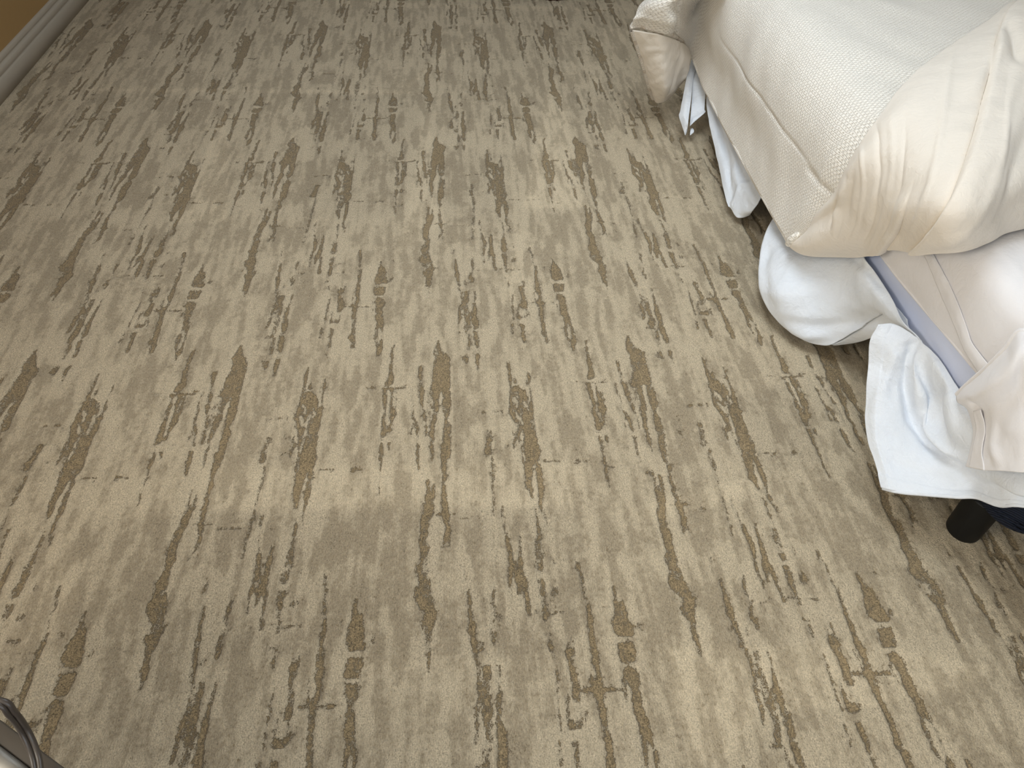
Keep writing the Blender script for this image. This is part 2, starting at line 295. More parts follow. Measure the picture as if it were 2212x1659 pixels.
# ------------------------------------------------------------------ large structure
RX, FY = 3.6, 5.9
STREAKS = [[1,[[0.9313,1.5526,0.9446,1.5528],[0.8962,1.5826,0.9521,1.5834],[0.8966,1.6026,0.9587,1.6034],[0.8985,1.6211,0.9602,1.6219]]],[1,[[0.8932,1.6319,0.9579,1.6329],[0.8904,1.6512,0.9547,1.6521],[0.8938,1.6679,0.9481,1.6687]]],[1,[[0.8994,1.6762,0.9441,1.6769],[0.8965,1.6937,0.9504,1.6946],[0.908,1.7124,0.9457,1.713],[0.9083,1.7306,0.9458,1.7312],[0.9086,1.7486,0.9459,1.7492],[0.9155,1.7709,0.9525,1.7715],[0.9173,1.7884,0.951,1.7889]]],[0.8,[[0.9173,1.7884,0.9357,1.7887],[0.9093,1.7991,0.9306,1.7994],[0.9055,1.8203,0.9267,1.8207],[0.9076,1.8393,0.9256,1.8396],[0.9203,1.8603,0.9292,1.8604]]],[1,[[0.9357,1.7887,0.951,1.7889],[0.9423,1.8018,0.9529,1.8019],[0.9495,1.8147,0.9602,1.8149],[0.9436,1.8315,0.9541,1.8317],[0.9431,1.8503,0.9581,1.8506],[0.9269,1.8665,0.9596,1.8671],[0.9298,1.8808,0.9475,1.8811],[0.9327,1.895,0.9415,1.8951]]],[0.7,[[0.8844,1.6936,0.8929,1.6937],[0.8838,1.7166,0.8922,1.7167],[0.8874,1.7348,0.8958,1.7349]]],[0.6,[[0.9889,1.5914,1.0021,1.5916],[0.9718,1.6036,0.9947,1.604],[0.9838,1.6112,0.9969,1.6114]]],[0.9,[[1.1783,1.5534,1.2286,1.554],[1.175,1.561,1.2251,1.5617],[1.1752,1.5865,1.2116,1.587],[1.1753,1.6115,1.2049,1.6119],[1.187,1.6435,1.2032,1.6437],[1.187,1.6675,1.1967,1.6677]]],[1,[[1.3556,1.5788,1.3645,1.579],[1.3564,1.614,1.3663,1.6142],[1.3621,1.6387,1.3709,1.6389],[1.3677,1.6821,1.3764,1.6822],[1.3671,1.7102,1.3767,1.7104],[1.3501,1.7284,1.366,1.7287],[1.3502,1.7557,1.369,1.756],[1.3469,1.7867,1.3562,1.7869]]],[0.6,[[1.3845,1.6144,1.401,1.6147],[1.3799,1.6341,1.3996,1.6344]]],[0.8,[[1.3865,1.6585,1.4158,1.6589],[1.3849,1.6824,1.414,1.6828],[1.3767,1.7104,1.4118,1.7109],[1.3743,1.747,1.4153,1.7477],[1.3848,1.7785,1.4128,1.779],[1.3709,1.8002,1.4049,1.8008],[1.3806,1.8177,1.399,1.818]]],[0.6,[[1.3896,1.82,1.408,1.8203],[1.3902,1.8539,1.4084,1.8542],[1.3913,1.8808,1.4033,1.881]]],[1,[[1.432,1.6001,1.4453,1.6003],[1.4285,1.6225,1.4384,1.6226]]],[1,[[1.4419,1.6593,1.4516,1.6595],[1.4394,1.6879,1.4523,1.6881],[1.4322,1.7159,1.4482,1.7161],[1.4248,1.7478,1.4469,1.7482],[1.4214,1.7702,1.4558,1.7708],[1.4273,1.7924,1.4553,1.7929],[1.426,1.8076,1.4538,1.8081]]],[1,[[1.421,1.8119,1.4488,1.8124],[1.4248,1.8397,1.4492,1.8402],[1.4291,1.8608,1.4533,1.8612],[1.4338,1.8754,1.4489,1.8757]]],[1,[[1.4305,1.8958,1.4484,1.8961],[1.4317,1.9159,1.4465,1.9162],[1.4308,1.9338,1.4441,1.934]]],[0.7,[[1.3469,1.8158,1.3465,1.8227],[1.3962,1.8145,1.3957,1.8214]]],[1,[[1.2376,1.8429,1.2467,1.843],[1.2253,1.8614,1.2523,1.8619],[1.2161,1.8818,1.2668,1.8827],[1.216,1.896,1.2843,1.8972],[1.2262,1.9142,1.297,1.9155],[1.2231,1.93,1.2993,1.9314]]],[0.65,[[1.3615,1.9006,1.3942,1.9012],[1.3615,1.9246,1.3909,1.9252]]],[1,[[1.0078,1.8556,1.0227,1.8559],[0.9997,1.878,1.0131,1.8782],[0.9991,1.8982,1.0138,1.8984],[0.9976,1.918,1.0152,1.9183],[0.9971,1.9298,1.0145,1.9301]]],[1,[[1.8,1.5539,1.8137,1.5541],[1.7975,1.5746,1.8145,1.5749],[1.7924,1.6077,1.8092,1.6079],[1.7908,1.64,1.814,1.6404],[1.7933,1.6596,1.8131,1.6599],[1.7959,1.6862,1.8122,1.6864],[1.7803,1.7143,1.8093,1.7147],[1.7845,1.7398,1.8102,1.7402],[1.7878,1.7694,1.81,1.7698],[1.7882,1.7895,1.8133,1.7899],[1.7892,1.8137,1.8141,1.8141],[1.7786,1.8265,1.8127,1.8271],[1.7944,1.846,1.8191,1.8465],[1.7933,1.865,1.8177,1.8654]]],[0.7,[[1.7672,1.6665,1.777,1.6667],[1.7707,1.6977,1.7837,1.6979],[1.777,1.7142,1.7932,1.7145]]],[0.8,[[1.7381,1.7063,1.7366,1.7139],[1.8803,1.7097,1.8785,1.7172]]],[1,[[1.7022,1.6338,1.7122,1.634],[1.6971,1.6631,1.7102,1.6633],[1.7023,1.68,1.7251,1.6803],[1.7017,1.7013,1.7309,1.7018],[1.7,1.72,1.7321,1.7205],[1.6963,1.7315,1.7251,1.732]]],[0.8,[[1.7175,1.6167,1.7264,1.6168],[1.7223,1.6267,1.7313,1.6268],[1.7208,1.6439,1.7297,1.6441],[1.7151,1.6633,1.725,1.6635]]],[0.8,[[1.6804,1.7151,1.689,1.7152],[1.6727,1.7381,1.6823,1.7382],[1.668,1.7562,1.6807,1.7564]]],[0.8,[[1.7188,1.7342,1.7274,1.7343],[1.7164,1.7525,1.726,1.7526],[1.715,1.7682,1.7245,1.7684]]],[1,[[1.6726,1.7574,1.6699,1.7731],[1.7233,1.7582,1.7203,1.7739]]],[0.7,[[1.7355,1.7391,1.7441,1.7392],[1.73,1.773,1.7394,1.7731]]],[1,[[1.6756,1.7899,1.6991,1.7903],[1.6772,1.8118,1.6958,1.8121],[1.6776,1.827,1.6961,1.8273],[1.6791,1.8441,1.6945,1.8443],[1.6791,1.861,1.6944,1.8612]]],[0.9,[[1.631,1.7892,1.6435,1.7894],[1.6275,1.811,1.6368,1.8112],[1.6263,1.8282,1.6356,1.8284]]],[1,[[1.6498,1.6744,1.6586,1.6745],[1.645,1.7145,1.6537,1.7147],[1.6391,1.7512,1.6477,1.7514],[1.6399,1.776,1.6483,1.7761]]],[0.6,[[1.6633,1.8815,1.6784,1.8817],[1.6716,1.8857,1.6867,1.886]]],[1,[[1.0011,1.8964,1.0144,1.8966],[0.9965,1.9221,1.014,1.9224],[0.9924,1.9435,1.0126,1.9439],[0.9939,1.9627,1.0198,1.9632],[0.9821,1.9757,1.0221,1.9765],[0.9758,1.985,1.0185,1.9858],[0.978,1.9934,1.0006,1.9938]]],[0.7,[[0.885,1.9951,0.8858,2.0011],[0.9329,1.9951,0.9336,2.0011]]],[0.8,[[1.06,1.9911,1.0603,1.9971],[1.1027,1.9919,1.1029,1.9979]]],[0.9,[[0.9644,2.0,0.965,2.0059],[1.0859,1.999,1.0862,2.005]]],[1,[[0.9706,2.0053,0.9875,2.0056],[0.9729,2.0308,0.9924,2.0312],[0.9748,2.0523,0.9914,2.0526],[0.9822,2.0735,0.9959,2.0738],[0.9684,2.0871,0.9875,2.0874],[0.9716,2.1059,0.9932,2.1063],[0.9708,2.126,1.0003,2.1266],[0.97,2.1458,0.9993,2.1464]]],[1,[[1.0043,2.0041,1.0212,2.0044],[1.0064,2.0315,1.0231,2.0318],[1.004,2.0546,1.0234,2.055],[1.0064,2.067,1.0394,2.0677],[1.005,2.0844,1.0433,2.0851],[1.0116,2.0999,1.0279,2.1003],[1.0061,2.115,1.0196,2.1153],[1.0023,2.135,1.0157,2.1353]]],[0.9,[[1.0312,2.0065,1.0425,2.0067],[1.0315,2.032,1.0427,2.0322],[1.0322,2.0623,1.046,2.0625]]],[1,[[0.9714,2.1605,0.9846,2.1608],[0.9745,2.1925,0.9875,2.1928]]],[1,[[1.0078,2.1613,1.0197,2.1615],[1.0089,2.1837,1.0194,2.184]]],[0.8,[[0.9731,2.1506,0.9736,2.1559],[0.997,2.1506,0.9974,2.1559]]],[1,[[1.1142,1.9951,1.1227,1.9953],[1.1067,2.0153,1.1146,2.0154],[1.1072,2.0371,1.1156,2.0372],[1.1145,2.0479,1.1257,2.0482],[1.1125,2.0691,1.1235,2.0693],[1.1103,2.0865,1.124,2.0868],[1.1176,2.0987,1.134,2.099],[1.1261,2.1091,1.1424,2.1094],[1.1306,2.1243,1.1468,2.1247],[1.1338,2.1427,1.1471,2.143],[1.1452,2.1561,1.1523,2.1562]]],[1,[[1.1166,2.1106,1.1248,2.1107],[1.1092,2.1306,1.1173,2.1308],[1.1075,2.1438,1.1146,2.1439]]],[1,[[1.1413,1.9326,1.1646,1.933],[1.1416,1.9501,1.159,1.9504],[1.1436,1.975,1.158,1.9753],[1.1445,1.9938,1.1521,1.994],[1.1457,2.0087,1.1712,2.0092],[1.1489,2.027,1.1714,2.0275],[1.1465,2.045,1.1716,2.0455],[1.1579,2.0612,1.169,2.0615],[1.1678,2.0755,1.1761,2.0757],[1.1652,2.0911,1.1817,2.0914],[1.1767,2.105,1.1841,2.1052],[1.1742,2.1286,1.1815,2.1287],[1.1758,2.1502,1.183,2.1503]]],[1,[[1.1291,2.1663,1.153,2.1668],[1.1373,2.1769,1.1532,2.1773],[1.1365,2.196,1.1522,2.1963]]],[1,[[1.2249,1.9004,1.299,1.9017],[1.2217,1.9223,1.3011,1.9237],[1.2142,1.9418,1.2988,1.9433],[1.2097,1.9667,1.2964,1.9684],[1.2053,1.9856,1.2971,1.9873],[1.2039,1.9987,1.298,2.0005],[1.2038,2.0135,1.2917,2.0152]]],[1,[[1.2067,2.0135,1.2492,2.0143],[1.2149,2.0446,1.2401,2.0451],[1.2161,2.0677,1.2411,2.0682],[1.2064,2.0884,1.2366,2.0891],[1.2049,2.1056,1.2268,2.106],[1.1995,2.1224,1.2211,2.1229],[1.1954,2.1407,1.2142,2.1411],[1.2074,2.1558,1.2181,2.156],[1.1981,2.1702,1.2167,2.1706],[1.205,2.1943,1.2121,2.1945]]],[0.95,[[1.2548,2.0145,1.2974,2.0153],[1.2541,2.0471,1.2961,2.048],[1.2536,2.0684,1.298,2.0693],[1.2614,2.0861,1.2917,2.0867],[1.2652,2.1,1.2761,2.1002],[1.2592,2.1169,1.2973,2.1177],[1.2533,2.1402,1.291,2.141],[1.2541,2.16,1.2888,2.1607],[1.2563,2.1795,1.2854,2.1801],[1.2558,2.1986,1.2795,2.1991]]],[0.35,[[1.1768,1.9944,1.211,1.9951],[1.1759,2.0527,1.2176,2.0536],[1.1858,2.0966,1.2132,2.0972]]],[0.65,[[1.3614,1.9028,1.4,1.9035],[1.3787,1.9311,1.3905,1.9313]]],[1,[[1.4296,1.9061,1.4445,1.9063],[1.4304,1.93,1.4422,1.9302],[1.4314,1.9516,1.4431,1.9518]]],[1,[[1.5882,1.9269,1.6,1.9272],[1.5875,1.9525,1.5987,1.9527],[1.5878,1.9738,1.6006,1.9741],[1.5837,1.9947,1.601,1.995],[1.5857,2.0097,1.6058,2.0101]]],[0.9,[[1.614,1.9781,1.6227,1.9783],[1.6134,1.999,1.625,1.9992]]],[1,[[1.6803,1.9601,1.6891,1.9603],[1.6824,1.9794,1.6941,1.9796],[1.6795,1.9984,1.6897,1.9986],[1.683,2.0227,1.6911,2.0229],[1.6827,2.0447,1.6941,2.045],[1.6721,2.0626,1.6947,2.063],[1.6687,2.0803,1.6911,2.0807],[1.6681,2.0978,1.6903,2.0983]]],[0.7,[[1.668,1.9887,1.6758,1.9888],[1.6631,2.0149,1.6708,2.0151]]],[1,[[1.5909,2.0042,1.6197,2.0047],[1.5914,2.0191,1.6602,2.0204],[1.5905,2.0338,1.6674,2.0353],[1.6148,2.0506,1.6714,2.0518],[1.6149,2.0668,1.6711,2.0679],[1.6183,2.0793,1.6911,2.0807],[1.6181,2.0968,1.6903,2.0983],[1.6206,2.1141,1.6923,2.1156],[1.6258,2.1312,1.6916,2.1326],[1.6296,2.1481,1.6922,2.1494],[1.6279,2.1646,1.6928,2.166],[1.6236,2.1809,1.6907,2.1823],[1.6189,2.2064,1.6905,2.208]]],[1,[[1.5828,2.0097,1.6001,2.01],[1.5792,2.0427,1.5933,2.043],[1.5755,2.066,1.5924,2.0663],[1.5675,2.0818,1.5898,2.0822],[1.5692,2.0888,1.597,2.0894],[1.5817,2.1064,1.6066,2.1069],[1.5875,2.1134,1.6261,2.1142],[1.5943,2.1306,1.6244,2.1312],[1.5961,2.1524,1.6205,2.1529],[1.6062,2.1724,1.6143,2.1725],[1.6077,2.1966,1.6149,2.1968]]],[1,[[1.5972,2.0539,1.6085,2.0541],[1.5932,2.0699,1.6072,2.0702],[1.6115,2.0862,1.6283,2.0865]]],[-1,[[1.6294,2.0724,1.6378,2.0726],[1.6264,2.097,1.6347,2.0971],[1.625,2.1142,1.6327,2.1144],[1.6204,2.1562,1.6276,2.1564],[1.6186,2.1808,1.6258,2.1809]]],[-1,[[1.6114,2.0542,1.6227,2.0544],[1.6094,2.0738,1.6207,2.074]]],[-1,[[1.6453,2.0548,1.6566,2.0551],[1.6617,2.0801,1.6701,2.0803]]],[1,[[1.5752,2.1302,1.5834,2.1304],[1.5766,2.147,1.5875,2.1472],[1.5826,2.1604,1.5988,2.1607],[1.5778,2.1734,1.5885,2.1736],[1.5734,2.1943,1.5806,2.1945]]],[0.8,[[1.4419,2.0826,1.4413,2.0882],[1.47,2.0805,1.4693,2.0861]]],[0.9,[[1.4925,2.0783,1.4918,2.084],[1.5258,2.0799,1.5251,2.0855]]],[0.8,[[1.5372,2.0759,1.5447,2.076],[1.5326,2.0951,1.54,2.0952]]],[0.7,[[1.4598,2.1345,1.4897,2.1352],[1.4605,2.1529,1.4848,2.1534],[1.4577,2.166,1.4845,2.1665],[1.444,2.1803,1.4787,2.181],[1.4404,2.2026,1.4773,2.2034]]],[0.7,[[1.5371,2.1311,1.5445,2.1313],[1.547,2.1447,1.5579,2.145]]],[0.7,[[1.5307,2.1828,1.5299,2.1879],[1.5581,2.1785,1.5573,2.1837]]],[1,[[0.9744,2.1653,0.9895,2.1657],[0.9722,2.189,0.9901,2.1894],[0.9759,2.2123,0.9848,2.2125],[0.9777,2.2385,0.988,2.2387],[0.9752,2.2556,0.9821,2.2558],[0.9746,2.2725,0.9832,2.2727],[0.9762,2.2891,0.9848,2.2893],[0.9759,2.3006,0.9873,2.3009]]],[1,[[1.0061,2.166,1.0182,2.1663],[1.0091,2.1844,1.0211,2.1846]]],[1,[[1.1361,2.1688,1.1542,2.1692],[1.1344,2.1889,1.1539,2.1893],[1.1343,2.2157,1.1492,2.2161],[1.1436,2.23,1.1524,2.2302],[1.1447,2.2388,1.1516,2.2389]]],[0.9,[[1.2058,2.1721,1.2179,2.1724],[1.2067,2.1941,1.2137,2.1942],[1.2078,2.2138,1.2153,2.214]]],[0.6,[[1.171,2.2271,1.178,2.2273],[1.1742,2.2429,1.1811,2.243]]],[0.7,[[0.9983,2.2486,0.9987,2.2534],[1.0303,2.2484,1.0306,2.2533]]],[0.7,[[0.8586,2.2239,0.8593,2.2288],[0.8776,2.2243,0.8783,2.2292]]],[0.8,[[1.1399,2.2612,1.1401,2.2659],[1.1604,2.2684,1.1605,2.2732]]],[0.9,[[1.2483,2.1712,1.2726,2.1717],[1.2476,2.2004,1.2716,2.2009],[1.2472,2.2182,1.271,2.2187],[1.2483,2.2358,1.269,2.2363],[1.2524,2.2498,1.2759,2.2503],[1.2522,2.2601,1.2755,2.2606],[1.2527,2.272,1.2626,2.2723],[1.2501,2.2871,1.2645,2.2874],[1.2482,2.3036,1.2683,2.3041],[1.2477,2.3248,1.2704,2.3253],[1.253,2.3393,1.2756,2.3398],[1.2458,2.3471,1.2767,2.3478]]],[0.9,[[1.2771,2.1718,1.2893,2.1721],[1.2763,2.1956,1.2883,2.1958],[1.2727,2.2134,1.2846,2.2137]]],[1,[[1.2486,2.3471,1.2767,2.3478],[1.2526,2.3567,1.275,2.3572],[1.2564,2.3692,1.2759,2.3697],[1.2616,2.3832,1.2809,2.3836],[1.2557,2.3952,1.2804,2.3958],[1.2527,2.4056,1.2718,2.4061],[1.2475,2.4204,1.2543,2.4205],[1.2421,2.4305,1.2484,2.4307]]],[0.8,[[1.2727,2.4016,1.2795,2.4018],[1.2746,2.424,1.2814,2.4241]]],[0.9,[[1.2191,2.3489,1.2191,2.3534],[1.2416,2.3463,1.2415,2.3508],[1.2809,2.3488,1.2807,2.3533],[1.3091,2.3479,1.3088,2.3524]]],[0.6,[[1.3309,2.3602,1.3306,2.3646],[1.4434,2.359,1.4429,2.3634]]],[0.95,[[1.1821,2.262,1.1938,2.2622],[1.1808,2.2771,1.1924,2.2774],[1.1809,2.2938,1.1953,2.2942],[1.1753,2.3101,1.1981,2.3106],[1.1755,2.3263,1.2066,2.327],[1.1756,2.3391,1.2122,2.3399],[1.1674,2.3515,1.2093,2.3525],[1.1592,2.3653,1.1953,2.3662],[1.1595,2.3807,1.1926,2.3815],[1.1557,2.3958,1.1912,2.3967],[1.1532,2.4107,1.1913,2.4116],[1.1575,2.4226,1.1981,2.4236],[1.1673,2.4417,1.1887,2.4422]]],[1,[[1.2068,2.2744,1.2184,2.2746],[1.2068,2.2911,1.2211,2.2914],[1.2038,2.3075,1.2181,2.3078],[1.1995,2.3204,1.2166,2.3208],[1.1939,2.3331,1.2165,2.3337]]],[0.75,[[1.4442,2.1809,1.4746,2.1816],[1.4522,2.2048,1.4733,2.2053]]],[0.65,[[1.4636,2.2104,1.4817,2.2108],[1.4635,2.2371,1.4843,2.2376],[1.464,2.258,1.4847,2.2585],[1.4662,2.2769,1.4779,2.2771],[1.4648,2.3003,1.4735,2.3005],[1.4647,2.325,1.4733,2.3252],[1.4586,2.3457,1.4713,2.346],[1.4593,2.3647,1.4688,2.3649],[1.4528,2.3878,1.4639,2.388],[1.4528,2.4105,1.4638,2.4108],[1.446,2.4326,1.4596,2.4329]]],[1,[[1.6222,2.1792,1.6958,2.1807],[1.6246,2.1994,1.6976,2.201],[1.6242,2.2175,1.6906,2.219],[1.6201,2.2317,1.6771,2.233]]],[1,[[1.6189,2.2299,1.6609,2.2309],[1.6155,2.2562,1.6541,2.2571],[1.6153,2.2734,1.6477,2.2741],[1.6128,2.287,1.6449,2.2877],[1.6196,2.2972,1.6458,2.2978],[1.629,2.3091,1.6435,2.3094],[1.6296,2.3206,1.644,2.321]]],[1,[[1.6639,2.2309,1.688,2.2314],[1.6682,2.2539,1.692,2.2544],[1.6668,2.2746,1.6904,2.2751],[1.6662,2.2915,1.6896,2.2921],[1.667,2.3083,1.6873,2.3088],[1.6632,2.3263,1.6776,2.3266],[1.6626,2.3425,1.6769,2.3428],[1.6702,2.3603,1.6787,2.3605],[1.6811,2.3684,1.6924,2.3687]]],[0.9,[[1.7048,2.2236,1.7037,2.2286],[1.783,2.2266,1.7817,2.2316]]],[0.8,[[1.85,2.2262,1.8486,2.2312],[1.9103,2.2284,1.9088,2.2335]]],[0.6,[[1.7539,2.2339,1.7526,2.2389],[1.7719,2.2343,1.7706,2.2393]]],[0.6,[[1.845,2.2333,1.8435,2.2383],[1.8719,2.2348,1.8704,2.2397]]],[1,[[1.6078,2.1789,1.615,2.179],[1.6087,2.2082,1.6158,2.2083],[1.6106,2.2315,1.6176,2.2317]]],[0.75,[[1.6343,2.3402,1.6486,2.3406],[1.6387,2.3611,1.6528,2.3614],[1.6353,2.3845,1.6521,2.3849],[1.6389,2.4075,1.6555,2.4079],[1.6275,2.4223,1.655,2.4229],[1.6214,2.4515,1.654,2.4523]]],[1,[[1.5027,2.3323,1.5107,2.3325],[1.4982,2.3498,1.5073,2.3501],[1.5009,2.3688,1.5077,2.369],[1.5025,2.3874,1.5092,2.3876],[1.507,2.4043,1.5191,2.4046],[1.5077,2.4178,1.5225,2.4182],[1.5102,2.4327,1.532,2.4333],[1.5143,2.4503,1.5386,2.4509]]],[1,[[1.567,2.4012,1.5739,2.4014],[1.5604,2.4161,1.5697,2.4164],[1.557,2.4309,1.5734,2.4313],[1.5508,2.4512,1.5724,2.4518]]],[0.5,[[1.6794,2.3636,1.6907,2.3639],[1.6794,2.3824,1.6934,2.3828],[1.6626,2.3944,1.671,2.3946]]],[0.9,[[1.1583,2.4197,1.2014,2.4207],[1.1614,2.4337,1.1957,2.4346],[1.1602,2.4475,1.1971,2.4484],[1.1562,2.4595,1.1957,2.4605],[1.1425,2.4711,1.1985,2.4725],[1.147,2.4845,1.1943,2.4857],[1.1515,2.4992,1.2013,2.5004],[1.138,2.5103,1.204,2.512],[1.1329,2.5215,1.2094,2.5235],[1.1428,2.533,1.2107,2.5348],[1.1565,2.5431,1.2134,2.5446],[1.1675,2.5517,1.2133,2.5529]]],[0.95,[[1.1877,2.5508,1.2147,2.5515],[1.2065,2.565,1.2226,2.5654],[1.2038,2.581,1.2144,2.5813]]],[0.75,[[1.1571,2.5704,1.1864,2.5712],[1.164,2.5866,1.1905,2.5873],[1.1787,2.5988,1.1971,2.5993],[1.1723,2.6129,1.1932,2.6135],[1.1764,2.6258,1.1945,2.6263],[1.1701,2.637,1.1804,2.6373],[1.1738,2.6496,1.1795,2.6498]]],[0.7,[[1.1405,2.5496,1.1486,2.5498],[1.1446,2.5606,1.1505,2.5608]]],[0.9,[[1.335,2.4685,1.3413,2.4686],[1.3359,2.4966,1.3421,2.4968]]],[1,[[1.3418,2.5156,1.3501,2.5158],[1.3435,2.5298,1.3545,2.5301],[1.3439,2.5439,1.3575,2.5442],[1.3442,2.5577,1.3604,2.5581],[1.3432,2.5713,1.3593,2.5717],[1.3395,2.5846,1.3555,2.5851],[1.3398,2.5979,1.3584,2.5984],[1.3467,2.6112,1.3599,2.6115],[1.3507,2.6242,1.359,2.6244],[1.3522,2.637,1.3605,2.6372],[1.3521,2.6545,1.3603,2.6547]]],[0.6,[[0.9637,2.6037,0.9643,2.6083],[0.9896,2.6031,0.9901,2.6078]]],[0.5,[[0.9832,2.5198,0.984,2.5268],[0.9968,2.5201,0.9975,2.5272]]],[1,[[1.511,2.4283,1.5284,2.4288],[1.5156,2.4456,1.5358,2.4461],[1.5142,2.4639,1.5371,2.4645],[1.5103,2.4804,1.5244,2.4807],[1.5066,2.4951,1.5234,2.4955],[1.5057,2.5097,1.5141,2.5099],[1.5127,2.5257,1.5188,2.5258],[1.5098,2.544,1.5158,2.5441]]],[1,[[1.556,2.4294,1.5734,2.4299],[1.5531,2.4465,1.5732,2.447],[1.5504,2.4618,1.5733,2.4623],[1.5473,2.4798,1.5728,2.4804],[1.5307,2.4942,1.5729,2.4953],[1.5293,2.503,1.56,2.5038],[1.5357,2.5148,1.5496,2.5151],[1.5328,2.5319,1.5466,2.5322]]],[1,[[1.5529,2.4963,1.5782,2.4969],[1.5595,2.5067,1.5791,2.5072],[1.5644,2.5184,1.5811,2.5188],[1.5645,2.5327,1.5811,2.5331],[1.5646,2.5468,1.5811,2.5472],[1.5634,2.5607,1.5825,2.5612],[1.5701,2.5759,1.5836,2.5763]]],[0.8,[[1.6345,2.4314,1.6548,2.4319],[1.6294,2.4484,1.6583,2.4491],[1.6219,2.4636,1.6534,2.4643],[1.6166,2.4755,1.6536,2.4765],[1.6237,2.4892,1.6464,2.4898]]],[0.8,[[1.619,2.4979,1.65,2.4987],[1.6171,2.514,1.6478,2.5148],[1.6188,2.5256,1.6466,2.5263],[1.6241,2.5399,1.6406,2.5403],[1.6265,2.554,1.643,2.5544],[1.6317,2.568,1.648,2.5684],[1.6283,2.5829,1.6445,2.5833]]],[0.7,[[1.6864,2.459,1.6951,2.4593],[1.6915,2.4714,1.7013,2.4716],[1.6814,2.4802,1.6899,2.4804]]],[0.5,[[1.6779,2.5184,1.703,2.5191],[1.6651,2.5367,1.6955,2.5375]]],[0.8,[[1.518,2.5625,1.5174,2.5661],[1.5451,2.5639,1.5444,2.5675]]],[0.7,[[1.597,2.5639,1.5962,2.5675],[1.6486,2.5659,1.6477,2.5695]]],[0.9,[[1.6532,2.5695,1.6524,2.5731],[1.6976,2.5672,1.6964,2.5722],[1.7246,2.5693,1.7236,2.5729]]],[0.7,[[1.4517,2.5703,1.4512,2.5739],[1.5006,2.5696,1.5,2.5732]]],[0.9,[[1.7783,2.4675,1.7955,2.4679],[1.7831,2.4857,1.7974,2.4861],[1.794,2.5024,1.8053,2.5027],[1.7912,2.5213,1.8024,2.5216],[1.7916,2.5386,1.8027,2.5389],[1.7995,2.5529,1.8056,2.5531]]],[1,[[1.7993,2.5613,1.8061,2.5615],[1.7987,2.5724,1.808,2.5726],[1.7942,2.5887,1.8078,2.589],[1.7955,2.6021,1.8089,2.6025],[1.7923,2.6166,1.8083,2.6171],[1.7882,2.6296,1.8041,2.63],[1.7894,2.6425,1.8052,2.6429],[1.7906,2.6553,1.8063,2.6557],[1.785,2.6689,1.798,2.6692]]],[0.6,[[1.616,2.602,1.6146,2.6086],[1.6495,2.6082,1.6479,2.6147]]],[0.8,[[1.6382,2.6164,1.6461,2.6166],[1.6338,2.6293,1.6444,2.6296],[1.6365,2.646,1.647,2.6463]]],[0.7,[[1.6889,2.6321,1.7047,2.6325],[1.7089,2.6268,1.7221,2.6271]]],[0.7,[[1.703,2.6389,1.7188,2.6393],[1.7139,2.6519,1.7218,2.6521]]],[0.8,[[1.6948,2.6399,1.7053,2.6402],[1.6923,2.6639,1.7027,2.6641]]],[0.85,[[1.448,2.5082,1.4549,2.5084],[1.4319,2.5321,1.4484,2.5325],[1.4326,2.549,1.4435,2.5492],[1.4433,2.5671,1.45,2.5673],[1.4283,2.5843,1.439,2.5846],[1.4185,2.6,1.4344,2.6004],[1.4159,2.6104,1.4239,2.6107]]],[0.6,[[1.8468,2.5579,1.8456,2.5616],[1.8709,2.5648,1.8696,2.5685]]],[0.95,[[1.9072,2.5214,1.9185,2.5217],[1.9064,2.5472,1.923,2.5477],[1.9021,2.5668,1.9268,2.5674],[1.8907,2.583,1.9398,2.5843],[1.8876,2.5992,1.9471,2.6008],[1.889,2.6139,1.94,2.6153]]]]
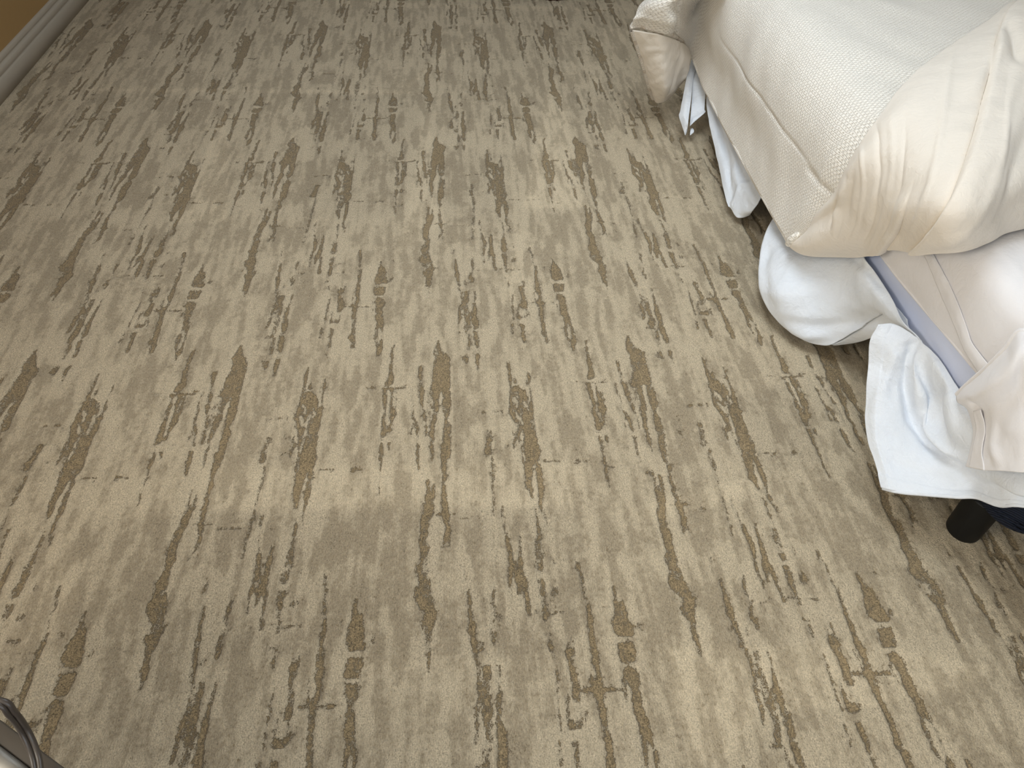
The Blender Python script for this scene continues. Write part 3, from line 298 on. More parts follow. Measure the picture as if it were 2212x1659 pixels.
TONES = [[0.8,[[1.2404,1.549,1.3077,1.5499],[1.2354,1.6659,1.3195,1.6671]]],[0.7,[[1.1322,1.6643,1.1838,1.6651],[1.1434,1.7411,1.2061,1.7421],[1.1423,1.8391,1.1786,1.8398]]],[0.7,[[1.2942,1.6499,1.3528,1.6508],[1.2712,1.7767,1.3521,1.778]]],[0.6,[[1.4714,1.6403,1.5437,1.6414],[1.457,1.7907,1.5255,1.7918]]],[0.5,[[1.0813,1.5546,1.1314,1.5553],[1.0938,1.6251,1.1428,1.6258]]],[0.5,[[0.9759,1.7937,1.0371,1.7947],[1.055,1.8992,1.179,1.9014]]],[0.9,[[1.3273,1.986,1.3992,1.9874],[1.3246,2.0377,1.4516,2.0402],[1.3052,2.1246,1.4575,2.1278],[1.3019,2.198,1.4495,2.2012]]],[0.6,[[0.8548,1.9156,0.8898,1.9163],[0.8642,2.0287,0.8976,2.0293],[0.9033,2.0649,0.9445,2.0658]]],[0.5,[[1.0683,2.0682,1.1097,2.0691],[1.0715,2.1281,1.1119,2.129]]],[0.6,[[1.2915,1.9036,1.4162,1.9058],[1.3125,1.9629,1.3996,1.9645]]],[0.8,[[1.7916,1.9126,1.8397,1.9134],[1.7722,1.9907,1.8684,1.9925],[1.7966,2.047,1.925,2.0495],[1.8101,2.1007,1.9162,2.1028],[1.808,2.2089,1.896,2.2109]]],[0.8,[[1.3912,2.0022,1.4628,2.0036],[1.3704,2.0918,1.4616,2.0936],[1.3561,2.1992,1.4617,2.2014]]],[0.5,[[1.5294,1.967,1.5469,1.9673],[1.5134,2.0683,1.5302,2.0687]]],[0.9,[[1.2757,2.1699,1.4219,2.173],[1.2848,2.2488,1.4202,2.2518]]],[0.6,[[1.3105,2.3214,1.4245,2.324],[1.2807,2.3526,1.4494,2.3566]]],[0.85,[[1.2806,2.3573,1.4488,2.3613],[1.2664,2.4442,1.4386,2.4484]]],[0.8,[[0.9208,2.3123,1.0196,2.3146],[0.9099,2.3671,1.053,2.3705],[0.8925,2.4349,1.1057,2.4402]]],[0.8,[[1.0045,2.3029,1.0471,2.3039],[1.0076,2.354,1.0631,2.3553]]],[0.8,[[1.0565,2.2943,1.1079,2.2955],[1.0659,2.3554,1.1326,2.3569],[1.0551,2.4008,1.1367,2.4028]]],[0.7,[[1.844,2.182,1.9181,2.1836],[1.8445,2.2349,1.917,2.2365]]],[0.6,[[1.5226,2.3504,1.5793,2.3518],[1.5128,2.3969,1.5849,2.3986]]],[0.6,[[1.7929,2.3078,1.8658,2.3095],[1.7692,2.3954,1.8673,2.3977],[1.7055,2.4536,1.8416,2.457]]],[0.8,[[0.9062,2.4135,1.1066,2.4184],[0.9044,2.4606,1.1171,2.466]]],[0.5,[[0.8982,2.4752,1.0926,2.4802],[0.9399,2.5606,1.0996,2.5649]]],[0.8,[[1.0524,2.4614,1.1254,2.4632],[1.056,2.5501,1.1366,2.5522],[1.059,2.6099,1.1449,2.6122]]],[0.7,[[1.245,2.5273,1.3326,2.5295],[1.2317,2.6512,1.3343,2.654]]],[0.6,[[0.967,2.5879,1.0983,2.5915],[0.9737,2.6441,1.1012,2.6476]]],[0.8,[[1.7208,2.4887,1.806,2.4908],[1.6966,2.539,1.8129,2.542],[1.7118,2.6012,1.8058,2.6037]]],[0.6,[[1.442,2.5394,1.5133,2.5413],[1.4283,2.5735,1.5172,2.5759],[1.4244,2.6389,1.5285,2.6418]]],[0.6,[[1.8186,2.4685,1.9627,2.4721],[1.8296,2.5424,1.913,2.5446]]],[0.7,[[1.6468,2.6193,1.6893,2.6204],[1.6366,2.6623,1.6884,2.6637]]],[0.5,[[1.9355,2.4866,2.036,2.4891],[1.9265,2.5867,1.9947,2.5885]]],[0.8,[[1.4621,1.5649,1.5734,1.5664],[1.4629,1.6644,1.5704,1.666],[1.4455,1.8015,1.5384,1.803]]],[0.5,[[1.5688,1.666,1.6406,1.6671],[1.5663,1.7815,1.6164,1.7823]]],[0.6,[[1.9342,1.7875,2.0292,1.789],[1.946,1.6956,2.0835,1.6976]]],[0.5,[[1.7644,1.8708,1.8254,1.8719],[1.757,1.9397,1.8313,1.9411]]]]
NAP_SHEEN = [[0.8,[[-1.661,3.595],[-0.174,3.566],[-0.174,3.537],[-1.65,3.557]]],[0.7,[[-0.985,3.431],[-0.999,2.487],[-0.807,2.483]]],[0.5,[[-0.076,3.428],[-0.13,2.727],[-0.196,2.238],[-0.014,2.465],[-0.046,2.982]]],[0.8,[[0.492,3.596],[0.565,3.547],[0.535,2.547],[0.291,2.552]]],[0.5,[[0.263,2.428],[0.286,2.397],[0.293,2.016],[0.164,1.971]]],[0.8,[[0.21,4.481],[0.228,4.441],[-0.164,3.596],[-0.192,3.596]]],[0.9,[[0.464,0.757],[0.956,0.734],[1.185,0.671],[1.137,0.632],[0.902,0.605],[0.631,0.597],[0.523,0.498],[0.466,0.501],[0.452,0.652]]],[0.8,[[0.465,1.093],[0.502,1.156],[0.824,1.225],[0.829,1.201],[0.697,1.139]]],[0.5,[[-0.681,1.328],[0.35,1.295],[0.33,1.153],[-0.653,1.193]]],[-0.5,[[-0.93,1.172],[-0.639,1.182],[0.316,1.144],[0.324,0.88],[0.252,0.748],[-0.851,0.812]]],[-0.4,[[-0.559,3.523],[-0.108,3.523],[-0.187,2.499],[-0.566,2.508]]],[-0.4,[[-0.065,2.982],[0.288,2.978],[0.213,2.459],[-0.014,2.465]]],[-0.5,[[0.8,1.52],[1.017,1.57],[1.034,1.263],[0.849,1.224]]],[0.4,[[0.882,4.346],[1.066,4.349],[0.741,3.597],[0.492,3.596]]],[0.5,[[-0.673,4.728],[1.2,4.627],[0.919,4.578],[-0.665,4.642]]]]
NETS = {
'FIN': [[[0.77,3.2129,0.43],[0.8025,3.2149,0.435],[0.8379,3.1829,0.44],[0.8866,3.1631,0.435],[0.9247,3.1704,0.425],[0.9897,3.2738,0.37],[1.0614,3.3921,0.3],[1.1157,3.458,0.245]],[[0.7806,3.1966,0.48],[0.8104,3.1661,0.495],[0.8407,3.1336,0.5],[0.8856,3.1152,0.5],[0.9235,3.1333,0.49],[0.9919,3.258,0.433],[1.0734,3.3939,0.367],[1.1588,3.5227,0.29]]],
'COVER': [[[1.1197,1.9123,0.25],[1.14,1.8623,0.33],[1.168,1.72,0.43],[1.175,1.62,0.535],[1.192,1.56,0.63],[1.27,1.52,0.672],[1.5,1.55,0.68],[2.0,1.62,0.685],[2.55,1.7,0.68],[2.85,1.75,0.665]],[[1.0897,1.9623,0.235],[1.1017,1.9523,0.345],[1.115,1.9323,0.43],[1.125,1.9123,0.55],[1.17,1.9023,0.635],[1.26,1.9023,0.685],[1.5,1.9023,0.697],[2.0,1.9023,0.7],[2.55,1.9023,0.695],[2.85,1.9023,0.665]],[[1.0936,2.0488,0.225],[1.1056,2.0388,0.335],[1.115,2.0188,0.43],[1.125,1.9988,0.55],[1.17,1.9888,0.635],[1.26,1.9888,0.685],[1.5,1.9888,0.697],[2.0,1.9888,0.7],[2.55,1.9888,0.695],[2.85,1.9888,0.665]],[[1.1032,2.2672,0.21],[1.1152,2.2572,0.32],[1.115,2.2372,0.43],[1.125,2.2172,0.55],[1.17,2.2072,0.635],[1.26,2.2072,0.685],[1.5,2.2072,0.697],[2.0,2.2072,0.7],[2.55,2.2072,0.695],[2.85,2.2072,0.665]],[[1.1105,2.5713,0.2],[1.1225,2.5613,0.31],[1.115,2.5413,0.43],[1.125,2.5213,0.55],[1.17,2.5113,0.635],[1.26,2.5113,0.685],[1.5,2.5113,0.697],[2.0,2.5113,0.7],[2.55,2.5113,0.695],[2.85,2.5113,0.665]],[[1.1165,2.8679,0.195],[1.1285,2.8579,0.305],[1.115,2.8379,0.43],[1.125,2.8179,0.55],[1.17,2.8079,0.635],[1.26,2.8079,0.685],[1.5,2.8079,0.697],[2.0,2.8079,0.7],[2.55,2.8079,0.695],[2.85,2.8079,0.665]],[[1.1223,3.1826,0.2],[1.1343,3.1726,0.31],[1.115,3.1526,0.43],[1.125,3.1326,0.55],[1.17,3.1226,0.635],[1.26,3.1226,0.685],[1.5,3.1226,0.697],[2.0,3.1226,0.7],[2.55,3.1226,0.695],[2.85,3.1226,0.665]],[[1.1135,3.4094,0.24],[1.1255,3.3994,0.35],[1.115,3.3794,0.43],[1.125,3.3594,0.55],[1.17,3.3494,0.635],[1.26,3.3494,0.685],[1.5,3.3494,0.697],[2.0,3.3494,0.7],[2.55,3.3494,0.695],[2.85,3.3494,0.665]],[[1.0614,3.3921,0.3],[1.0674,3.393,0.3335],[1.0734,3.3939,0.367],[1.1184,3.4529,0.458],[1.1892,3.2774,0.591],[1.26,3.102,0.674],[1.5,3.102,0.682],[2.0,3.102,0.684],[2.55,3.102,0.674],[2.85,3.102,0.674]],[[0.9897,3.2738,0.37],[0.9908,3.2659,0.4015],[0.9919,3.258,0.433],[1.0222,3.2909,0.517],[1.1411,3.2025,0.6165],[1.26,3.114,0.666],[1.5,3.114,0.674],[2.0,3.114,0.676],[2.55,3.114,0.666],[2.85,3.114,0.666]],[[0.9247,3.1704,0.425],[0.9241,3.1519,0.4575],[0.9235,3.1333,0.49],[0.9542,3.1938,0.55],[1.1071,3.1599,0.629],[1.26,3.126,0.658],[1.5,3.126,0.666],[2.0,3.126,0.668],[2.55,3.126,0.658],[2.85,3.126,0.658]],[[0.8866,3.1631,0.435],[0.8861,3.1392,0.4675],[0.8856,3.1152,0.5],[0.9023,3.1104,0.575],[1.0812,3.1242,0.6375],[1.26,3.138,0.65],[1.5,3.138,0.658],[2.0,3.138,0.66],[2.55,3.138,0.65],[2.85,3.138,0.65]],[[0.8379,3.1829,0.44],[0.8393,3.1582,0.47],[0.8407,3.1336,0.5],[0.8638,3.1239,0.57],[1.0619,3.1369,0.631],[1.26,3.15,0.642],[1.5,3.15,0.65],[2.0,3.15,0.652],[2.55,3.15,0.642],[2.85,3.15,0.642]],[[0.8025,3.2149,0.435],[0.8065,3.1905,0.465],[0.8104,3.1661,0.495],[0.8382,3.1664,0.555],[1.0491,3.1642,0.6195],[1.26,3.162,0.634],[1.5,3.162,0.642],[2.0,3.162,0.644],[2.55,3.162,0.634],[2.85,3.162,0.634]],[[0.77,3.2129,0.43],[0.7753,3.2048,0.455],[0.7806,3.1966,0.48],[0.8342,3.2528,0.525],[1.0471,3.2134,0.6005],[1.26,3.174,0.626],[1.5,3.174,0.634],[2.0,3.174,0.636],[2.55,3.174,0.626],[2.85,3.174,0.626]]],
'FINLIN': [[[0.7794,3.2049,0.422],[0.8382,3.1736,0.427],[0.8937,3.1587,0.422],[0.9763,3.2418,0.371],[1.0561,3.3569,0.306],[1.1108,3.4152,0.25]],[[0.8222,3.2309,0.34],[0.8601,3.1849,0.355],[0.9206,3.1697,0.35],[0.9984,3.2466,0.303],[1.0493,3.2949,0.267],[1.0947,3.349,0.23]],[[0.8724,3.2527,0.24],[0.8931,3.1951,0.265],[0.9415,3.177,0.265],[1.0136,3.2618,0.22],[1.0581,3.3209,0.19],[1.0886,3.3342,0.18]],[[0.9142,3.2828,0.148],[0.925,3.2299,0.168],[0.9592,3.2009,0.173],[1.0126,3.2583,0.155],[1.047,3.3109,0.148],[1.0799,3.3444,0.15]],[[0.957,3.3346,0.07],[0.9675,3.3081,0.065],[0.9932,3.2963,0.075],[1.0287,3.3004,0.097],[1.0527,3.3297,0.118],[1.0783,3.3476,0.14]]],
'FLAP': [[[1.0858,1.9599,0.235],[1.0895,1.9304,0.24],[1.1024,1.8941,0.25],[1.1262,1.854,0.27],[1.1721,1.8093,0.3],[1.1998,1.7515,0.345],[1.1966,1.6849,0.4],[1.1808,1.6055,0.47],[1.1689,1.5263,0.52],[1.1604,1.4631,0.57],[1.17,1.3928,0.627],[1.2443,1.4003,0.645],[1.3613,1.4466,0.65],[1.75,1.52,0.652],[2.3,1.6,0.652],[2.8,1.7,0.652]],[[1.0858,1.9463,0.25],[1.0863,1.9131,0.27],[1.0937,1.868,0.295],[1.1146,1.8206,0.325],[1.146,1.7659,0.37],[1.1676,1.7083,0.42],[1.1655,1.6495,0.475],[1.1525,1.5772,0.54],[1.1407,1.5063,0.585],[1.1259,1.4309,0.64],[1.1352,1.369,0.69],[1.2087,1.3814,0.705],[1.3234,1.437,0.71],[1.75,1.56,0.715],[2.3,1.65,0.715],[2.85,1.75,0.7]],[[1.0949,1.9422,0.265],[1.092,1.9095,0.3],[1.096,1.8663,0.34],[1.1092,1.8148,0.385],[1.1279,1.7511,0.45],[1.1369,1.6818,0.52],[1.1286,1.6164,0.58],[1.1144,1.5524,0.635],[1.1115,1.4982,0.68],[1.1093,1.4427,0.725],[1.1465,1.4265,0.755],[1.2277,1.4571,0.765],[1.343,1.5283,0.77],[1.85,1.75,0.77],[2.3,1.85,0.77],[2.85,1.9,0.74]],[[1.1057,1.9476,0.275],[1.1059,1.9245,0.315],[1.1071,1.8876,0.365],[1.1136,1.8378,0.43],[1.1084,1.7619,0.53],[1.1155,1.7073,0.61],[1.1242,1.6708,0.665],[1.1367,1.6458,0.705],[1.1562,1.6277,0.74],[1.1935,1.6307,0.765],[1.264,1.6678,0.785],[1.375,1.7417,0.79],[1.5201,1.8583,0.79],[2.0,2.1,0.785],[2.4,2.2,0.78],[2.85,2.2,0.74]],[[1.1167,1.9578,0.28],[1.1154,1.9396,0.325],[1.1102,1.899,0.39],[1.1031,1.8402,0.475],[1.0941,1.7895,0.585],[1.1141,1.7821,0.655],[1.1476,1.7992,0.705],[1.1996,1.8415,0.735],[1.2658,1.8983,0.755],[1.3597,1.9836,0.765],[1.4856,2.0936,0.77],[1.6277,2.2069,0.775],[1.8133,2.3592,0.775],[2.3,2.6,0.77],[2.55,2.6,0.76],[2.85,2.55,0.74]],[[1.1356,1.9893,0.265],[1.1356,1.9742,0.31],[1.1307,1.934,0.38],[1.1233,1.8833,0.46],[1.1079,1.8443,0.57],[1.1323,1.8549,0.645],[1.1776,1.8979,0.69],[1.2592,1.9942,0.71],[1.3548,2.0999,0.72],[1.4797,2.2257,0.72],[1.64,2.3741,0.72],[1.8118,2.522,0.72],[2.0541,2.7301,0.72],[2.4,2.75,0.71],[2.6,2.7,0.71],[2.85,2.65,0.7]]],
'SHEET': [[[1.224,0.915,0.4],[1.214,0.915,0.46],[1.216,0.915,0.55],[1.228,0.915,0.6],[1.26,0.915,0.622],[1.34,0.915,0.63],[1.7,0.915,0.632],[2.3,0.915,0.632],[2.72,0.915,0.62]],[[1.222,1.0895,0.4256],[1.212,1.0895,0.4856],[1.214,1.0895,0.55],[1.226,1.0895,0.6],[1.26,1.0895,0.626],[1.34,1.0895,0.634],[1.7,1.0895,0.636],[2.3,1.0895,0.636],[2.72,1.0895,0.63]],[[1.222,1.1845,0.422],[1.212,1.1845,0.482],[1.214,1.1845,0.55],[1.226,1.1845,0.6],[1.26,1.1845,0.626],[1.34,1.1845,0.634],[1.7,1.1845,0.636],[2.3,1.1845,0.636],[2.72,1.1845,0.63]],[[1.222,1.2151,0.4194],[1.212,1.2151,0.4794],[1.214,1.2151,0.55],[1.226,1.2151,0.6],[1.26,1.2151,0.626],[1.34,1.2151,0.634],[1.7,1.2151,0.636],[2.3,1.2151,0.636],[2.72,1.2151,0.63]],[[1.222,1.323,0.4102],[1.212,1.323,0.4702],[1.214,1.323,0.55],[1.226,1.323,0.6],[1.26,1.323,0.626],[1.34,1.323,0.634],[1.7,1.323,0.636],[2.3,1.323,0.636],[2.72,1.323,0.63]],[[1.222,1.4643,0.3963],[1.212,1.4643,0.4563],[1.214,1.4643,0.55],[1.226,1.4643,0.6],[1.26,1.4643,0.626],[1.34,1.4643,0.634],[1.7,1.4643,0.636],[2.3,1.4643,0.636],[2.72,1.4643,0.63]],[[1.222,1.5913,0.3857],[1.212,1.5913,0.4457],[1.214,1.5913,0.55],[1.226,1.5913,0.6],[1.26,1.5913,0.626],[1.34,1.5913,0.634],[1.7,1.5913,0.636],[2.3,1.5913,0.636],[2.72,1.5913,0.63]],[[1.222,1.6959,0.3819],[1.212,1.6959,0.4419],[1.214,1.6959,0.55],[1.226,1.6959,0.6],[1.26,1.6959,0.626],[1.34,1.6959,0.634],[1.7,1.6959,0.636],[2.3,1.6959,0.636],[2.72,1.6959,0.63]],[[1.224,1.9,0.37],[1.214,1.9,0.44],[1.216,1.9,0.55],[1.228,1.9,0.6],[1.26,1.9,0.626],[1.34,1.9,0.634],[1.7,1.9,0.636],[2.3,1.9,0.636],[2.72,1.9,0.63]],[[1.224,2.3,0.37],[1.214,2.3,0.44],[1.216,2.3,0.55],[1.228,2.3,0.6],[1.26,2.3,0.626],[1.34,2.3,0.634],[1.7,2.3,0.636],[2.3,2.3,0.636],[2.72,2.3,0.63]],[[1.224,2.85,0.37],[1.214,2.85,0.44],[1.216,2.85,0.55],[1.228,2.85,0.6],[1.26,2.85,0.626],[1.34,2.85,0.634],[1.7,2.85,0.636],[2.3,2.85,0.636],[2.72,2.85,0.63]]],
'HEM': [[[1.2085,1.5262,0.5392],[1.2085,1.5137,0.5397],[1.2085,1.4035,0.523],[1.2085,1.3247,0.5041],[1.2085,1.2675,0.4842],[1.2085,1.2295,0.472],[1.2085,1.1514,0.4745]],[[1.2055,1.5302,0.5308],[1.2055,1.5153,0.5301],[1.2055,1.4224,0.5119],[1.2055,1.351,0.4937],[1.2055,1.2874,0.4755],[1.2055,1.2306,0.4593],[1.2055,1.1588,0.4586]],[[1.209,1.5426,0.5161],[1.209,1.5251,0.5144],[1.209,1.4495,0.4944],[1.209,1.3856,0.4768],[1.209,1.3148,0.4602],[1.209,1.2383,0.4401],[1.209,1.1726,0.4358]]],
'CORNER': [[[1.2,1.1801,0.3556],[1.195,1.1695,0.389],[1.19,1.1547,0.435],[1.185,1.1353,0.4955],[1.185,1.1231,0.5574],[1.195,1.1196,0.6132],[1.225,1.03,0.6],[1.26,0.9,0.635],[1.7,0.9,0.636],[2.2,0.9,0.636],[2.7,0.9,0.636]],[[1.195,1.1608,0.3506],[1.165,1.1118,0.4135],[1.15,1.0809,0.4648],[1.145,1.0612,0.517],[1.15,1.0518,0.5648],[1.165,1.0572,0.6066],[1.2,0.99,0.57],[1.24,0.88,0.6],[1.7,0.885,0.6],[2.2,0.885,0.6],[2.7,0.885,0.6]],[[1.205,1.1358,0.3513],[1.19,1.1043,0.3769],[1.18,1.0723,0.4125],[1.17,1.0426,0.4605],[1.175,1.025,0.4967],[1.18,1.0123,0.5353],[1.195,0.94,0.56],[1.25,0.875,0.58],[1.7,0.875,0.585],[2.2,0.875,0.585],[2.7,0.875,0.585]],[[1.2,1.0857,0.3411],[1.19,1.0648,0.3576],[1.18,1.0317,0.3869],[1.175,1.0027,0.4208],[1.17,0.9728,0.4588],[1.175,0.955,0.4878],[1.197,0.905,0.53],[1.255,0.865,0.55],[1.7,0.868,0.555],[2.2,0.868,0.555],[2.7,0.868,0.555]],[[1.195,1.0557,0.3056],[1.185,1.0324,0.3244],[1.175,1.0,0.3546],[1.17,0.9685,0.3903],[1.17,0.9392,0.4233],[1.175,0.9165,0.4509],[1.2,0.88,0.49],[1.26,0.858,0.515],[1.7,0.862,0.52],[2.2,0.862,0.52],[2.7,0.862,0.52]],[[1.19,1.0308,0.2684],[1.18,1.0044,0.2957],[1.172,0.972,0.3308],[1.168,0.941,0.3691],[1.168,0.914,0.4005],[1.175,0.8905,0.4272],[1.205,0.865,0.46],[1.27,0.85,0.485],[1.7,0.858,0.49],[2.2,0.858,0.49],[2.7,0.858,0.49]]],
'CORNERHEM': [[[1.183,1.0982,0.3871],[1.184,1.0661,0.3644],[1.179,1.0375,0.3284],[1.181,1.0193,0.2818]],[[1.176,1.078,0.4157],[1.176,1.0363,0.3911],[1.171,1.0068,0.3546],[1.168,0.9705,0.333]]],
'SKIRT_NEAR': [[[1.1243,1.4552,0.34],[1.1626,1.4481,0.345],[1.1897,1.4179,0.345],[1.2065,1.3779,0.345],[1.2229,1.3185,0.345],[1.2229,1.2204,0.345],[1.2191,1.1262,0.345],[1.218,1.0,0.375],[1.235,0.9,0.385],[1.36,0.89,0.385],[1.75,0.89,0.385],[2.25,0.894,0.381],[2.74,0.89,0.385]],[[1.1131,1.436,0.295],[1.1403,1.4114,0.31],[1.1731,1.3869,0.315],[1.2058,1.3645,0.315],[1.2075,1.2876,0.33],[1.2023,1.1982,0.33],[1.2028,1.1069,0.325],[1.215,0.99,0.362],[1.23,0.892,0.378],[1.36,0.882,0.378],[1.75,0.882,0.378],[2.25,0.886,0.374],[2.74,0.882,0.378]],[[1.1097,1.3879,0.235],[1.135,1.3612,0.25],[1.1692,1.3393,0.255],[1.203,1.3089,0.25],[1.2303,1.2673,0.235],[1.195,1.1604,0.29],[1.2015,1.0939,0.29],[1.21,0.975,0.345],[1.228,0.885,0.366],[1.36,0.875,0.366],[1.75,0.875,0.366],[2.25,0.879,0.362],[2.74,0.875,0.366]],[[1.0971,1.3285,0.19],[1.1176,1.2968,0.205],[1.1552,1.2787,0.205],[1.1949,1.2566,0.195],[1.2199,1.2088,0.19],[1.2172,1.1449,0.22],[1.2163,1.0763,0.25],[1.205,0.965,0.32],[1.23,0.88,0.36],[1.36,0.865,0.36],[1.75,0.865,0.36],[2.25,0.869,0.356],[2.74,0.865,0.36]],[[1.0878,1.2813,0.16],[1.1015,1.2431,0.175],[1.1376,1.2223,0.175],[1.1756,1.1966,0.17],[1.2025,1.1529,0.175],[1.2169,1.1063,0.195],[1.2215,1.054,0.23],[1.21,0.965,0.295],[1.228,0.885,0.34],[1.36,0.86,0.34],[1.75,0.86,0.34],[2.25,0.864,0.336],[2.74,0.86,0.34]],[[1.0807,1.2227,0.135],[1.0929,1.1939,0.15],[1.1258,1.1724,0.15],[1.1583,1.1396,0.155],[1.188,1.1027,0.17],[1.2112,1.0659,0.19],[1.229,1.0318,0.215],[1.2266,0.9716,0.27],[1.2405,0.9321,0.315],[1.36,0.86,0.325],[1.75,0.86,0.325],[2.25,0.864,0.321],[2.74,0.86,0.325]],[[1.0841,1.1614,0.115],[1.0956,1.1355,0.13],[1.1216,1.1155,0.135],[1.1528,1.0918,0.145],[1.1798,1.061,0.165],[1.2045,1.0336,0.185],[1.2262,1.0084,0.21],[1.2314,0.9538,0.255],[1.2434,0.9154,0.3],[1.36,0.855,0.305],[1.75,0.855,0.305],[2.25,0.859,0.301],[2.74,0.855,0.305]],[[1.0807,1.0988,0.1],[1.0939,1.0783,0.115],[1.1149,1.0642,0.125],[1.144,1.0476,0.14],[1.1706,1.0274,0.16],[1.1943,1.004,0.185],[1.2177,0.9833,0.21],[1.2287,0.9354,0.245],[1.2451,0.9014,0.29],[1.36,0.855,0.295],[1.75,0.855,0.295],[2.25,0.859,0.291],[2.74,0.855,0.295]]],
'SKIRT_MID': [[[1.1375,2.2197,0.165],[1.1334,2.0659,0.185],[1.1679,1.9834,0.215],[1.2062,1.9244,0.265],[1.2228,1.8413,0.315],[1.2,1.718,0.345],[1.2045,1.5742,0.345],[1.1959,1.4656,0.345],[1.2028,1.3833,0.345]],[[1.0917,2.1517,0.145],[1.0932,2.0028,0.175],[1.1304,1.9163,0.21],[1.1759,1.8704,0.25],[1.199,1.7942,0.285],[1.1837,1.6709,0.315],[1.1891,1.5631,0.325],[1.1943,1.483,0.33],[1.2032,1.4104,0.335]],[[1.051,2.0667,0.12],[1.0668,1.9426,0.155],[1.1109,1.8728,0.185],[1.1628,1.8274,0.215],[1.1928,1.7667,0.24],[1.1928,1.6609,0.265],[1.1952,1.5769,0.29],[1.1969,1.5061,0.31],[1.1984,1.4344,0.33]],[[1.0242,1.9726,0.095],[1.0391,1.8584,0.135],[1.0904,1.8041,0.155],[1.1541,1.779,0.17],[1.1885,1.7295,0.195],[1.2022,1.6541,0.225],[1.206,1.5895,0.262],[1.202,1.5346,0.302],[1.1981,1.4811,0.325]],[[1.0236,1.8932,0.065],[1.0501,1.8096,0.095],[1.0977,1.7588,0.11],[1.1559,1.7348,0.125],[1.1976,1.7042,0.15],[1.213,1.6487,0.19],[1.2113,1.593,0.245],[1.2108,1.5563,0.29],[1.2041,1.512,0.318]],[[1.0521,1.8179,0.045],[1.0772,1.7682,0.06],[1.115,1.7291,0.07],[1.1617,1.7063,0.085],[1.1993,1.6841,0.115],[1.2126,1.6408,0.175],[1.2084,1.5948,0.24],[1.2088,1.5644,0.29],[1.2055,1.5392,0.318]],[[1.1038,1.7566,0.03],[1.1252,1.7262,0.035],[1.1506,1.7003,0.04],[1.1707,1.679,0.055],[1.1959,1.6708,0.085],[1.2067,1.6417,0.145],[1.2119,1.609,0.21],[1.2081,1.5706,0.278],[1.2074,1.5502,0.312]]],
'SKIRT_BACKHEM': [[[1.1896,1.7009,0.05],[1.2222,1.7066,0.075],[1.2327,1.6802,0.14],[1.2269,1.634,0.22],[1.2208,1.5941,0.285],[1.2191,1.5498,0.322],[1.2151,1.473,0.338]],[[1.1811,1.6829,0.055],[1.2056,1.676,0.08],[1.2176,1.6525,0.135],[1.218,1.6125,0.205],[1.2144,1.5717,0.27],[1.2124,1.5308,0.305],[1.2115,1.4538,0.332]],[[1.1877,1.6827,0.053],[1.2127,1.6694,0.078],[1.222,1.637,0.13],[1.2147,1.5841,0.205],[1.2101,1.538,0.265],[1.2122,1.5017,0.3],[1.213,1.4347,0.326]],[[1.1892,1.6838,0.05],[1.2236,1.6672,0.07],[1.2364,1.6302,0.115],[1.2187,1.5666,0.19],[1.213,1.512,0.25],[1.2142,1.4689,0.292],[1.2136,1.41,0.322]]],
'SKIRT_FAR': [[[1.173,3.2366,0.165],[1.1801,3.1687,0.165],[1.1894,3.081,0.165],[1.1925,2.917,0.17],[1.1871,2.7044,0.175],[1.1761,2.5206,0.18],[1.1708,2.3908,0.18]],[[1.1389,3.1562,0.15],[1.1394,3.0481,0.15],[1.1479,2.9447,0.15],[1.1491,2.7979,0.155],[1.1471,2.6247,0.16],[1.147,2.4706,0.165],[1.1507,2.3687,0.165]],[[1.1149,2.9942,0.125],[1.1191,2.9158,0.13],[1.1275,2.8375,0.13],[1.128,2.7052,0.135],[1.1336,2.5733,0.14],[1.138,2.4586,0.145],[1.1391,2.3682,0.15]],[[1.1019,2.8324,0.1],[1.1056,2.7706,0.105],[1.1108,2.7031,0.11],[1.1116,2.6029,0.115],[1.1175,2.5002,0.12],[1.124,2.4179,0.125],[1.1324,2.363,0.13]],[[1.0932,2.6872,0.07],[1.0955,2.635,0.08],[1.1011,2.5853,0.085],[1.1044,2.5168,0.09],[1.1129,2.4502,0.095],[1.122,2.4011,0.1],[1.1258,2.3637,0.11]],[[1.0816,2.547,0.045],[1.0865,2.5224,0.05],[1.0922,2.4883,0.055],[1.1005,2.4515,0.06],[1.1112,2.4182,0.065],[1.1192,2.3933,0.075],[1.1261,2.3778,0.085]],[[1.0804,2.4941,0.035],[1.0878,2.481,0.035],[1.0932,2.444,0.03],[1.0987,2.4251,0.03],[1.115,2.4171,0.035],[1.1296,2.4141,0.045],[1.1359,2.4081,0.055]]],
'TIE_A': [[[1.1468,3.491,0.185],[1.1528,3.4707,0.185],[1.1538,3.4305,0.185]],[[1.0926,3.3426,0.17],[1.0982,3.317,0.175],[1.1122,3.3093,0.17]],[[1.0498,3.2116,0.145],[1.0597,3.1874,0.15],[1.0755,3.1713,0.145]],[[1.0265,3.1404,0.105],[1.0356,3.1043,0.11],[1.0534,3.0887,0.105]],[[1.0203,3.119,0.09],[1.033,3.0764,0.09],[1.0448,3.0526,0.085]],[[1.031,3.0598,0.06],[1.0366,3.0445,0.055],[1.0467,3.0527,0.055]],[[1.0362,3.043,0.045],[1.0383,3.0388,0.045],[1.0433,3.047,0.045]]],
